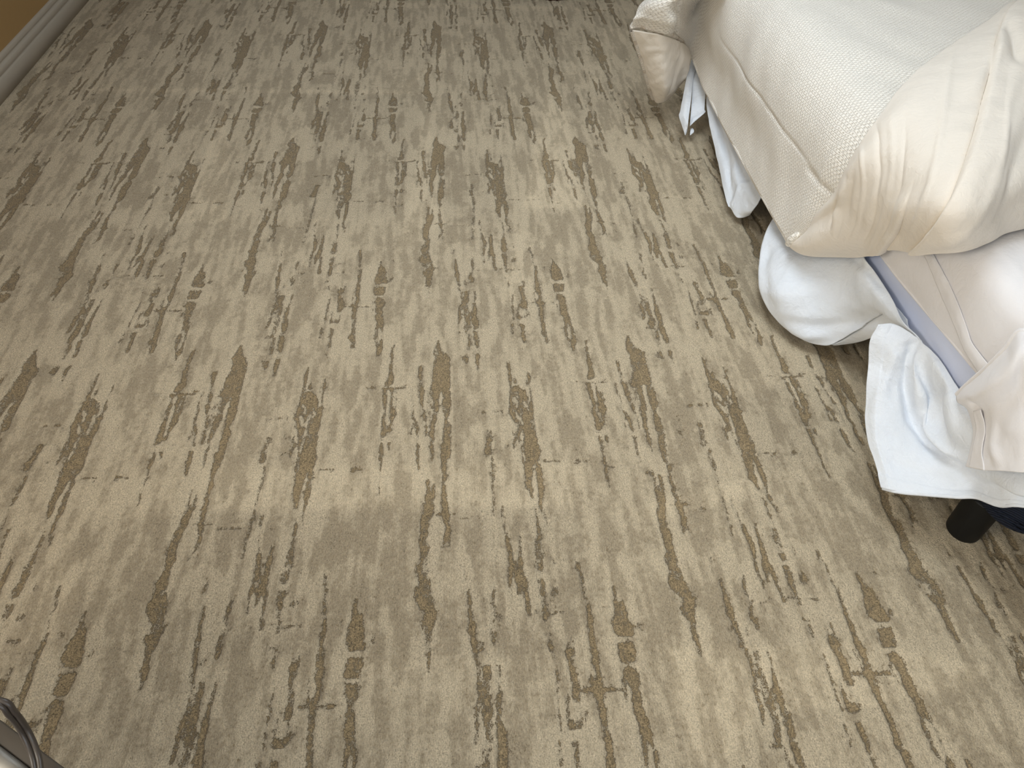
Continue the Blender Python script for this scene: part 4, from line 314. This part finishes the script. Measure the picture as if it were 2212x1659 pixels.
'TIE_B': [[[1.1529,3.4539,0.175],[1.158,3.4042,0.175],[1.1656,3.2982,0.175]],[[1.1104,3.3063,0.165],[1.1277,3.2735,0.165],[1.145,3.2092,0.165]],[[1.093,3.2222,0.14],[1.1109,3.189,0.145],[1.1331,3.1535,0.145]],[[1.0744,3.1414,0.115],[1.0966,3.1267,0.12],[1.1259,3.1164,0.125]],[[1.063,3.0861,0.085],[1.0843,3.1015,0.09],[1.1277,3.1066,0.115]],[[1.06,3.0693,0.07],[1.0689,3.0763,0.075],[1.0898,3.0944,0.085]]],
'TIE_TIP': [[[1.0725,3.0872,0.05],[1.0818,3.0913,0.05],[1.084,3.0745,0.05]],[[1.0678,3.0717,0.045],[1.075,3.0675,0.045],[1.0812,3.0633,0.045]],[[1.0654,3.0576,0.035],[1.0674,3.0576,0.035],[1.0705,3.0617,0.035]]]}
CREASES = {
'FLAP': [["ridge",[[1.096,1.7839,0.5636],[1.1084,1.8145,0.4787],[1.113,1.8025,0.408]],0.01,0.012,0],["ridge",[[1.0997,1.8167,0.5075],[1.1127,1.8299,0.4461],[1.1114,1.8099,0.4028]],-0.008,0.01,0],["ridge",[[1.0979,1.7846,0.6113],[1.1042,1.7739,0.5352],[1.1213,1.7666,0.4495]],-0.007,0.014,0],["ridge",[[1.1201,1.6794,0.62],[1.1291,1.6864,0.5469],[1.1483,1.7058,0.4587]],0.007,0.018,0],["ridge",[[1.7736,2.3929,0.7631],[1.6522,2.1547,0.7847],[1.5673,1.9821,0.7896]],-0.02,0.018,0],["ridge",[[1.6635,2.1937,0.7823],[1.4957,1.9982,0.7852],[1.3392,1.8096,0.7849]],0.012,0.02,0],["ridge",[[1.4391,1.7214,0.7874],[1.2844,1.5574,0.7803],[1.1565,1.4303,0.7582]],0.01,0.03,0],["ridge",[[1.1588,1.4773,0.5615],[1.1491,1.3648,0.6925],[1.3168,1.4382,0.7148]],-0.01,0.03,0]],
'SKIRT_NEAR': [["ridge",[[1.204,1.3844,0.3435],[1.187,1.3688,0.3009],[1.1792,1.3211,0.2451],[1.1879,1.2544,0.1917],[1.2076,1.1719,0.1777],[1.2214,1.0697,0.2214]],-0.022,0.014,0],["ridge",[[1.2067,1.3741,0.3371],[1.1984,1.3501,0.2872],[1.2058,1.2966,0.2383],[1.2224,1.2214,0.1953],[1.2193,1.1116,0.2231],[1.2157,1.0499,0.2562]],0.028,0.017,0],["ridge",[[1.1961,1.4061,0.345],[1.1593,1.3866,0.3032],[1.1332,1.3354,0.2328],[1.1133,1.2882,0.1985]],0.01,0.014,0],["ridge",[[1.204,1.3844,0.3435],[1.1669,1.391,0.3142],[1.1559,1.3841,0.2969]],-0.009,0.01,0],["ridge",[[1.2079,1.2291,0.3377],[1.2207,1.2412,0.2594],[1.2166,1.1886,0.229],[1.214,1.1208,0.2399]],-0.016,0.022,0],["ridge",[[1.087,1.1785,0.1332],[1.1393,1.1281,0.144],[1.206,1.0502,0.1852]],-0.006,0.02,0]],
'SKIRT_MID': [["ridge",[[1.0646,1.7835,0.0745],[1.1311,1.7285,0.0922],[1.2042,1.6837,0.1378],[1.2054,1.5933,0.2608]],-0.01,0.018,0],["ridge",[[1.0648,1.7982,0.0428],[1.1141,1.7302,0.0523],[1.1796,1.6883,0.0806]],0.008,0.014,0],["ridge",[[1.2058,1.8179,0.2936],[1.1947,1.673,0.3403],[1.2031,1.5823,0.3433]],-0.012,0.014,0],["ridge",[[1.0864,2.1071,0.1492],[1.0418,1.9836,0.1234],[1.0285,1.8846,0.1047]],-0.008,0.02,0]],
'SKIRT_FAR': [["ridge",[[1.155,3.0376,0.1547],[1.1179,2.7089,0.1218],[1.0919,2.5082,0.0587]],-0.01,0.014,0],["ridge",[[1.1671,2.9934,0.1579],[1.1295,2.6478,0.1365],[1.1098,2.48,0.0963]],0.008,0.014,0],["ridge",[[1.1438,2.4706,0.161],[1.1151,2.5124,0.1165],[1.0893,2.4912,0.0486]],0.006,0.01,0]],
'FINLIN': [["ridge",[[1.0238,3.3032,0.3274],[1.0212,3.2676,0.2737],[1.013,3.2594,0.1974],[0.9952,3.2448,0.1397]],-0.022,0.014,0],["ridge",[[0.848,3.2022,0.3401],[0.8859,3.1684,0.3647],[0.9289,3.1756,0.3553]],0.004,0.012,0],["ridge",[[0.8793,3.2307,0.2487],[0.9094,3.1724,0.2943]],0.004,0.01,0],["ridge",[[0.9069,3.2592,0.1749],[0.9243,3.1877,0.2245]],0.004,0.01,0]],
'COVER': [["ridge",[[0.954,3.1961,0.5477],[0.9519,3.1837,0.4765],[0.9855,3.2643,0.3822]],-0.03,0.016,0],["ridge",[[1.1146,3.0741,0.4469],[1.1152,2.5771,0.4467],[1.1157,2.2662,0.4542],[1.1244,1.888,0.4679]],-0.006,0.005,0],["ridge",[[1.1159,2.0724,0.4456],[1.1244,1.888,0.4679]],-0.01,0.01,0]],
'CORNER': [["ridge",[[1.1718,1.1169,0.3984],[1.1756,1.0902,0.4089],[1.1849,1.0695,0.3921]],-0.012,0.012,0],["ridge",[[1.1741,1.0338,0.4405],[1.1743,0.9953,0.393],[1.1682,0.9441,0.3767]],0.006,0.014,0]],
'SHEET': []}

def raster_tile(items, NU, NV):
    """paint strips (left/right edge points in tile units) into one repeat of the carpet pattern"""
    A = np.zeros((NV, NU)); cut = np.zeros((NV, NU), bool)
    for s, pts in items:
        for a, b in zip(pts[:-1], pts[1:]):
            q = np.array([(a[0], a[1]), (a[2], a[3]), (b[2], b[3]), (b[0], b[1])]) * (NU, NV)
            x0, y0 = np.floor(q.min(0)).astype(int); x1, y1 = np.ceil(q.max(0)).astype(int) + 1
            X, Y = np.meshgrid(np.arange(x0, x1 + 1), np.arange(y0, y1 + 1))
            c = np.zeros(X.shape, bool)
            for i in range(4):                       # even-odd test
                p, r = q[i], q[(i + 1) % 4]
                if p[1] == r[1]: continue
                c ^= ((p[1] > Y) != (r[1] > Y)) & (X < (r[0] - p[0]) * (Y - p[1]) / (r[1] - p[1]) + p[0])
            yy, xx = Y[c] % NV, X[c] % NU
            if s < 0: cut[yy, xx] = True
            else: A[yy, xx] = np.maximum(A[yy, xx], s)
    A[cut] = 0
    return A
def blur(A, n, k=1):
    for _ in range(k):
        for ax in (0, 1):
            A = sum(np.roll(A, j, ax) for j in range(-n, n + 1)) / (2 * n + 1)
    return A
def build_floor():
    NU, NV = 244, 524                                # 2.5 mm cells
    ST = blur(raster_tile(STREAKS, NU, NV), 1, 1); TN = blur(raster_tile(TONES, NU, NV), 4, 2)
    xs = np.concatenate([np.arange(WX, WX + .001, .1), np.arange(-1.975, 1.74, .005), np.arange(1.74, RX, .12), [RX]])
    ys = [.30]
    while ys[-1] < 5.1: ys.append(ys[-1] + .0042 + .0011 * ys[-1])
    ys = np.concatenate([np.arange(NY, .28, .1), ys, np.arange(5.2, FY, .1), [FY]])
    X, Y = np.meshgrid(xs, ys, indexing='ij')
    u = (X - TILE['tx']) / TILE['W']; v = (TILE['ty'] - Y) / TILE['L']
    def samp(A):
        a = (u % 1) * NU - .0; b = (v % 1) * NV
        i = np.floor(a).astype(int); j = np.floor(b).astype(int); fa, fb = a - i, b - j
        g = lambda jj, ii: A[jj % NV, ii % NU]
        return (g(j, i) * (1 - fa) + g(j, i + 1) * fa) * (1 - fb) + (g(j + 1, i) * (1 - fa) + g(j + 1, i + 1) * fa) * fb
    st, tn = samp(ST), samp(TN)
    # tufts: clumps of yarn break up the outlines of the streaks and the tone of the ground
    rs = np.random.RandomState(3)
    def soft(A, ax, n):
        for _ in range(n): A = (np.roll(A, 1, ax) + 2 * A + np.roll(A, -1, ax)) / 4
        return A
    def unit(A): return (A - A.mean()) / A.std()
    w1 = unit(soft(soft(rs.normal(size=X.shape), 0, 1), 1, 1)); w2 = unit(soft(soft(rs.normal(size=X.shape), 0, 2), 1, 8)); w3 = unit(soft(soft(rs.normal(size=X.shape), 0, 3), 1, 60)); w4 = unit(soft(soft(rs.normal(size=X.shape), 0, 24), 1, 24))
    near_st = np.clip(samp(blur(ST, 5, 1)) * 2.2, 0, 1)
    st = st + (.09 * w1 + .12 * w2 + .12 * w3) * (.4 + .6 * near_st) + .06 * tn + .03 * w4 - .06
    tn = tn * 1.1 + .26 * w1 + .14 * w2 + .60 * w3 + .06 * w4
    nap_sheen = np.zeros_like(X)
    for s, pl in NAP_SHEEN:                                # brushed pile areas
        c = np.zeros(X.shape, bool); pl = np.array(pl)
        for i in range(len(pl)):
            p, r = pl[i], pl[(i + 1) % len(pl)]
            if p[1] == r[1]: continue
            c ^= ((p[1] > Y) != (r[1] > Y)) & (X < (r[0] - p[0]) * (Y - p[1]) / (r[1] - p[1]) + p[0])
        nap_sheen += s * c
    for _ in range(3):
        nap_sheen = (nap_sheen + np.roll(nap_sheen, 1, 0) + np.roll(nap_sheen, -1, 0)) / 3; nap_sheen = (nap_sheen + np.roll(nap_sheen, 1, 1) + np.roll(nap_sheen, -1, 1)) / 3
    Z = -.0045 * np.clip(st * 1.3, 0, 1) + rs.uniform(-.0009, .0009, X.shape)
    me = grid_mesh('floor', np.stack([X, Y, Z], -1))
    for k, A in (('streak', st), ('tone', tn), ('nap_sheen', nap_sheen)):
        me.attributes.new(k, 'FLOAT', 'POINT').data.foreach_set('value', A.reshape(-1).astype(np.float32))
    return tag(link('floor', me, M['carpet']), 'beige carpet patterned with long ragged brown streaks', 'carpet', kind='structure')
build_floor()
T_ = .16
L_ = [(WX - T_, WX, NY - T_, WINS[0][0], 0, CZ), (WX - T_, WX, WINS[0][1], WINS[1][0], 0, CZ), (WX - T_, WX, WINS[1][1], FY + T_, 0, CZ)]
for a, b, c, d_ in WINS: L_ += [(WX - T_, WX, a, b, 0, c), (WX - T_, WX, a, b, d_, CZ)]
tag(boxes('wall_left', L_, M['wall']), 'plain tan painted wall above the white baseboard', 'wall', kind='structure')
tag(boxes('wall_far', [(WX, RX, FY, FY + T_, 0, CZ)], M['pale_wall']), 'pale wall at the far end of the room', 'wall', kind='structure')
tag(boxes('wall_right', [(RX, RX + T_, NY - T_, FY + T_, 0, CZ)], M['pale_wall']), 'pale wall beyond the bed', 'wall', kind='structure')
tag(boxes('wall_near', [(WX, FILL_WINDOW[0], NY - T_, NY, 0, CZ), (FILL_WINDOW[1], RX, NY - T_, NY, 0, CZ), (FILL_WINDOW[0], FILL_WINDOW[1], NY - T_, NY, 0, FILL_WINDOW[2]), (FILL_WINDOW[0], FILL_WINDOW[1], NY - T_, NY, FILL_WINDOW[3], CZ)], M['pale_wall']), 'pale wall behind the viewer', 'wall', kind='structure')
tag(boxes('ceiling', [(WX, FILL_SKYLIGHT[0], NY, FY, CZ, CZ + .15), (FILL_SKYLIGHT[1], RX, NY, FY, CZ, CZ + .15), (FILL_SKYLIGHT[0], FILL_SKYLIGHT[1], NY, FILL_SKYLIGHT[2], CZ, CZ + .15), (FILL_SKYLIGHT[0], FILL_SKYLIGHT[1], FILL_SKYLIGHT[3], FY, CZ, CZ + .15)], M['ceiling']), 'plain off white ceiling with an added skylight opening', 'ceiling', kind='structure')
# baseboard: flat board with a stepped, moulded cap
def baseboard(name, y0, y1, x, label):
    prof = [(0, 0), (.019, 0), (.019, .074), (.017, .077), (.0125, .079), (.0125, .083), (.0165, .087), (.0165, .106), (.0145, .110), (.0085, .115), (.0075, .121), (.0105, .124), (.0115, .128), (.0115, .140), (.009, .1455), (0, .147)]
    g = np.array([[(x + a, y, b) for a, b in prof] for y in (y0, y1)])
    return tag(link(name, grid_mesh(name, g), M['board'], smooth=False), label, 'baseboard', kind='structure')
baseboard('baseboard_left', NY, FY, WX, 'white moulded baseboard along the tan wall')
def window(name, wall, a0, a1, z0, z1, label):
    o = empty(name, ((WX - .08, (a0 + a1) / 2, z0) if wall == 'x' else ((a0 + a1) / 2, NY - .08, z0)), label, 'window'); o['kind'] = 'structure'
    def bx(n, a, b, c, d, dep0, dep1, mat):
        L = [(WX + dep0, WX + dep1, a, b, c, d)] if wall == 'x' else [(a, b, NY + dep0, NY + dep1, c, d)]
        boxes(n, L, mat, o)
    m = (a0 + a1) / 2
    bx('frame_jamb', a0, a0 + .05, z0, z1, -.13, -.04, M['white_trim']); bx('frame_jamb', a1 - .05, a1, z0, z1, -.13, -.04, M['white_trim'])
    bx('frame_head', a0 + .05, a1 - .05, z1 - .05, z1, -.13, -.04, M['white_trim']); bx('frame_foot', a0 + .05, a1 - .05, z0, z0 + .05, -.13, -.04, M['white_trim'])
    bx('mullion', m - .025, m + .025, z0 + .05, z1 - .05, -.12, -.05, M['white_trim'])
    bx('pane', a0 + .05, m - .025, z0 + .05, z1 - .05, -.09, -.084, M['glass']); bx('pane', m + .025, a1 - .05, z0 + .05, z1 - .05, -.09, -.084, M['glass'])
    bx('sill', a0 - .04, a1 + .04, z0 - .03, z0, -.03, .06, M['white_trim'])
window('window_1', 'x', *WINS[0], 'white framed window in the tan wall nearer the viewer')
window('added_window_far', 'x', *WINS[1], 'added unseen white framed window in the tan wall farther from the viewer')
window('added_window_near', 'y', *FILL_WINDOW, 'added unseen white framed fill window in the pale wall behind the viewer')
x0, x1, y0, y1 = FILL_SKYLIGHT
fill_sky_o = empty('added_skylight', ((x0 + x1) / 2, (y0 + y1) / 2, CZ + .1), 'added unseen fill skylight with white frame in the ceiling', 'skylight'); fill_sky_o['kind'] = 'structure'
for q in ((x0, x0 + .04, y0, y1), (x1 - .04, x1, y0, y1), (x0 + .04, x1 - .04, y0, y0 + .04), (x0 + .04, x1 - .04, y1 - .04, y1)): boxes('frame_bar', [(*q, CZ + .09, CZ + .14)], M['white_trim'], fill_sky_o)
boxes('pane', [(x0 + .04, x1 - .04, y0 + .04, y1 - .04, CZ + .11, CZ + .116)], M['glass'], fill_sky_o)

# ------------------------------------------------------------------ bed
def cloth(name, key, nu, nv, mat, parent, thick=.003, wr=0, wl=.12, seed=1, post=None, uvrot=0):
    g = sheet_grid(NETS[key], nu, nv)
    # cloth coordinates in metres along both directions of the net
    a = np.concatenate([np.zeros((1, nv)), np.cumsum(np.linalg.norm(np.diff(g, axis=0), axis=2), 0)]); b = np.concatenate([np.zeros((nu, 1)), np.cumsum(np.linalg.norm(np.diff(g, axis=1), axis=2), 1)], 1)
    a = a.mean(1, keepdims=True) + 0 * a
    uv = np.stack([a, b], -1)
    n = grid_normals(g)
    view = np.array((-.55, -.45, .9)); n *= np.sign((n.reshape(-1, 3) @ view).sum()) or 1
    h = np.zeros((nu, nv))
    for kind, L, amp, wdt, reach in CREASES.get(key, []):
        h += crease(g, n, L, amp, wdt, kind, reach or .08)
    if wr: h += wrinkle(g, wr, wl, seed)
    if post:
        N0 = np.shape(NETS[key]); h += post(np.linspace(0, N0[0] - 1, nu)[:, None] + np.zeros((1, nv)), np.linspace(0, N0[1] - 1, nv)[None] + np.zeros((nu, 1)))
    g = g + n * h[..., None]
    o = link(name, grid_mesh(name, g, uv), mat, parent)
    if thick:
        md = o.modifiers.new('thickness', 'SOLIDIFY'); md.thickness = thick; md.offset = 0
    return o
def sig(x): return 1 / (1 + np.exp(-np.clip(x, -40, 40)))
def flap_folds(T, S):                                # two overlapping pleats across the turned-back lining
    d = S - (8.25 + .76 * T)
    h = .017 * sig(d / .035) * np.exp(-(np.maximum(d, 0) / 3.2) ** 2) - .006 * np.exp(-((d + .12) / .14) ** 2)
    e = (6.42 + .42 * T) - S; k = np.clip((2.6 - T) / 1.6, 0, 1)
    h += k * (.012 * sig(e / .03) * np.exp(-(np.maximum(e, 0) / 1.5) ** 2) - .005 * np.exp(-((e + .12) / .14) ** 2))
    for s0, sl, a, w_, t0, t1 in ((4.0, .18, .0035, .10, 1.2, 5), (4.6, .25, -.0045, .15, .8, 5), (5.2, .3, .003, .2, .4, 4.6), (3.3, .12, -.003, .12, 1.4, 5), (5.8, .36, -.003, .16, .5, 4), (9.6, .7, .004, .22, .3, 4), (10.6, .6, -.005, .2, .6, 5), (7.4, .5, .004, .2, 1, 5)):
        f_ = S - (s0 + sl * T); m_ = np.clip((T - t0) / .6, 0, 1) * np.clip((t1 - T) / .8, 0, 1)
        h += a * m_ * np.exp(-(f_ / w_) ** 2)
    return h
def skirt_hems(T, S): return .0022 * sig((.86 - S) / .02) + .0024 * sig((T - 6.38) / .03)
# upholstered base on black legs
BX0, BX1, BY0, BY1 = 1.268, 2.73, .908, 2.95
base = empty('platform_bed', (1.99, 1.92, 0), 'dark navy ribbed fabric bed base on black legs under white skirt', 'bed')
def rounded_slab(name, x0, x1, y0, y1, z0, z1, r, mat, parent, lip=.012, seg=8):
    c = []
    for cx, cy, a0 in ((x1 - r, y1 - r, 0), (x0 + r, y1 - r, 90), (x0 + r, y0 + r, 180), (x1 - r, y0 + r, 270)):
        for k in range(seg + 1):
            a = math.radians(a0 + 90 * k / seg); c.append((cx, cy, math.cos(a), math.sin(a)))
    lev = [(z0, r - .05, 0), (z0, r - lip, 0), (z0 + lip * .3, r - lip * .3, 0), (z0 + lip, r, 0), (z1 - lip, r, 0), (z1 - lip * .3, r - lip * .3, 0), (z1, r - lip, 0), (z1, r - .05, 0)]
    g = np.array([[(cx + rr * ca, cy + rr * sa, z) for cx, cy, ca, sa in c + c[:1]] for z, rr, _ in lev])
    me = grid_mesh(name, g); bm = bmesh.new(); bm.from_mesh(me); bmesh.ops.remove_doubles(bm, verts=bm.verts, dist=1e-5); bmesh.ops.holes_fill(bm, edges=[e for e in bm.edges if e.is_boundary]); bmesh.ops.recalc_face_normals(bm, faces=bm.faces); bm.to_mesh(me); bm.free()
    return link(name, me, mat, parent)
rounded_slab('base_body', BX0, BX1, BY0, BY1, .146, .262, .09, M['rib'], base)
for k, dz in enumerate((.172, .186)):
    pts = []
    for x, y in ((BX0 - .001, 2.8), (BX0 - .001, 2.0), (BX0 - .001, 1.2), (BX0 - .001, BY0 + .10), (BX0 + .026, BY0 + .026), (BX0 + .10, BY0 - .001), (BX0 + .6, BY0 - .001), (BX1 - .2, BY0 - .001)):
        pts.append((x, y, dz))
    tube('seam_piping', pts, .0028, M['rib'], base, 8, 6)
for x, y in ((1.307, 1.03), (BX1 - .07, 1.03), (1.307, 2.82), (BX1 - .07, 2.82)):
    lathe('leg', [(0, 0), (.036, 0), (.0415, .004), (.0425, .012), (.044, .09), (.045, .146), (.045, .15), (0, .15)], (x, y, -.004), M['black'], base, 36)
# mattress
mat_o = rounded_slab('mattress', 1.232, 2.72, .93, 2.93, .264, .622, .10, M['mattress'], None, .03)
tag(mat_o, 'smooth pale lilac mattress side showing between white skirt and cream sheet', 'mattress')
mat_o.data.uv_layers.new(name='cloth')
# bed skirt
sk = empty('bed_skirt', (1.2, 1.7, 0), 'rumpled white linen bed skirt hanging down the side of the bed', 'bed skirt')
near = cloth('skirt_panel', 'SKIRT_NEAR', 120, 200, M['skirt'], sk, .003, .0045, .075, 4, skirt_hems)
midp = cloth('skirt_panel', 'SKIRT_MID', 110, 130, M['skirt'], sk, .003, .0042, .09, 7)
cloth('turned_hem', 'SKIRT_BACKHEM', 20, 60, M['skirt'], midp, .002, .001, .06, 3)
cloth('skirt_panel', 'SKIRT_FAR', 80, 70, M['skirt'], sk, .003, .002, .08, 11)
cloth('skirt_tie', 'TIE_A', 60, 20, M['skirt'], sk, .002, .001, .05, 12)
cloth('skirt_tie', 'TIE_B', 50, 24, M['skirt'], sk, .002, .0015, .05, 13)
cloth('skirt_tie', 'TIE_TIP', 16, 10, M['skirt'], sk, .002)
def edge_tube(name, key, row, col, rad, mat, parent, n, push=(0, 0, 0)):
    N = np.array(NETS[key]); L = N[row] if row is not None else N[:, col]
    return tube(name, (L + np.array(push)).tolist(), rad, mat, parent, 8, n)
edge_tube('rolled_hem', 'SKIRT_NEAR', -1, None, .0045, M['skirt'], near, 6)
# sheet
sh = empty('bed_sheet', (1.9, 1.6, .62), 'pale cream cotton sheet over the mattress with loose hanging corner', 'sheet')
main = cloth('sheet_cloth', 'SHEET', 90, 90, M['sheet'], sh, .003, .002, .16, 21)
cloth('hem_band', 'HEM', 14, 90, M['sheet'], sh, .002, .0013, .035, 22)
cor = cloth('loose_corner', 'CORNER', 90, 130, M['sheet'], sh, .004, .0022, .09, 23)
cloth('hem_band', 'CORNERHEM', 14, 50, M['sheet'], cor, .002, .0012, .03, 24)
edge_tube('folded_edge', 'SHEET', None, 0, .004, M['sheet'], main, 5)
edge_tube('folded_edge', 'CORNER', 0, None, .006, M['sheet'], cor, 6)
# comforter
cf = empty('comforter', (1.9, 2.3, .65), 'cream quilted comforter folded back to show its smooth cotton lining', 'comforter')
cov = cloth('quilted_cover', 'COVER', 260, 170, M['cover'], cf, .012, .006, .22, 31)
edge_tube('edge_stitching', 'COVER', None, 0, .006, M['cover'], cov, 6)
flap = cloth('folded_back_lining', 'FLAP', 200, 320, M['lining'], cf, .01, .0035, .13, 32, flap_folds)
cloth('corner_lining', 'FINLIN', 80, 80, M['lining'], cf, .006, .003, .06, 34)
edge_tube('corner_binding', 'FINLIN', None, 0, .009, M['waffle'], cov, 6, (-.004, 0, 0))
edge_tube('corner_binding', 'FIN', 0, None, .009, M['waffle'], cov, 6)
N = np.array(NETS['FLAP'])
tube('rolled_corner_edge', [N[0, 0] + (-.004, .0, .004), N[1, 0] + (-.006, .004, .012), N[2, 0] + (-.004, .004, .016), N[3, 0] + (0, .004, .016), N[4, 1] + (-.004, .006, .012)], [.012, .013, .011, .009, .006], M['cover'], flap, 10, 6)

# ------------------------------------------------------------------ side table and cord at the lower left
TZ = .62
tb = empty('side_table', (-.75, .20, 0), 'dark side table with brushed steel rim at the lower left corner', 'table')
d = np.array((.105, -.068)); d /= np.linalg.norm(d); nn = np.array((-d[1], d[0]))          # along the rim, outward
p0 = np.array((-.5435, .3965)) - d * .62                                                   # outer rim runs through here
LEN, DEP = 1.1, .55
def P2(a, b): q = p0 + d * a - nn * b; return float(q[0]), float(q[1])
def slab(name, a0, a1, b0, b1, z0, z1, mat, bevel, seg=3):
    bm = bmesh.new(); v = []
    for z in (z0, z1):
        for a, b in ((a0, b0), (a0, b1), (a1, b1), (a1, b0)): v.append(bm.verts.new((*P2(a, b), z)))
    for q in ((0, 1, 2, 3), (7, 6, 5, 4), (0, 4, 5, 1), (1, 5, 6, 2), (2, 6, 7, 3), (3, 7, 4, 0)): bm.faces.new([v[i] for i in q])
    bmesh.ops.recalc_face_normals(bm, faces=bm.faces)
    return bmobj(name, bm, mat, tb, True, bevel, seg)
RW = .046
slab('tabletop', RW, LEN - RW, RW, DEP - RW, TZ - .03, TZ + .002, M['darkwood'], .004)
for nm, i0, i1, zt, mt, bv in (('dark_edge_band', 0, .021, TZ + .001, M['bronze'], .003), ('steel_rim', .021, RW, TZ + .008, M['steel'], .008)):
    slab(nm, i0, LEN - i0, i0, i1, TZ - .032, zt, mt, bv); slab(nm, i0, LEN - i0, DEP - i1, DEP - i0, TZ - .032, zt, mt, bv)
    slab(nm, i0, i1, i1, DEP - i1, TZ - .032, zt, mt, bv); slab(nm, LEN - i1, LEN - i0, i1, DEP - i1, TZ - .032, zt, mt, bv)
for a in (.01, LEN - .046):
    for b in (.06, DEP - .046): slab('leg', a, a + .036, b, b + .036, -.004, TZ - .03, M['steel'], .006)
cordp = np.array([(-.70, .405, .69), (-.60, .412, .715), (-.54, .404, .72), (-.531, .398, .70), (-.532, .394, .66), (-.523, .376, .6385), (-.512, .352, .6335), (-.50, .31, .633), (-.50, .22, .6285), (-.56, .16, .6285)])
cd_ = empty('power_cord', (-.51, .352, .63), 'brown two strand power cord looping over the steel table rim', 'cord')
cordp = cordp + (0, 0, .005)
sd = np.array((.0027, .0017, 0))
tube('cord_strand', cordp + sd, .0036, M['cord'], cd_, 12, 10); tube('cord_strand', cordp - sd, .0036, M['cord'], cd_, 12, 10)

# ------------------------------------------------------------------ round stool whose foot just enters at the top of the picture
st = empty('round_stool', (.665, 4.976, 0), 'dark red wooden stool foot at the top edge of the carpet', 'stool')
lathe('foot_ring', [(.14, 0), (.222, 0), (.226, .006), (.226, .03), (.215, .04), (.14, .042)], (.665, 4.976, -.003), M['redwood'], st, 48)
lathe('column', [(.14, .035), (.10, .07), (.06, .14), (.05, .25), (.07, .34), (.12, .37)], (.665, 4.976, -.003), M['redwood'], st, 32)
lathe('seat', [(0, .365), (.19, .365), (.205, .38), (.205, .40), (.19, .415), (0, .42)], (.665, 4.976, -.003), M['redwood'], st, 48)
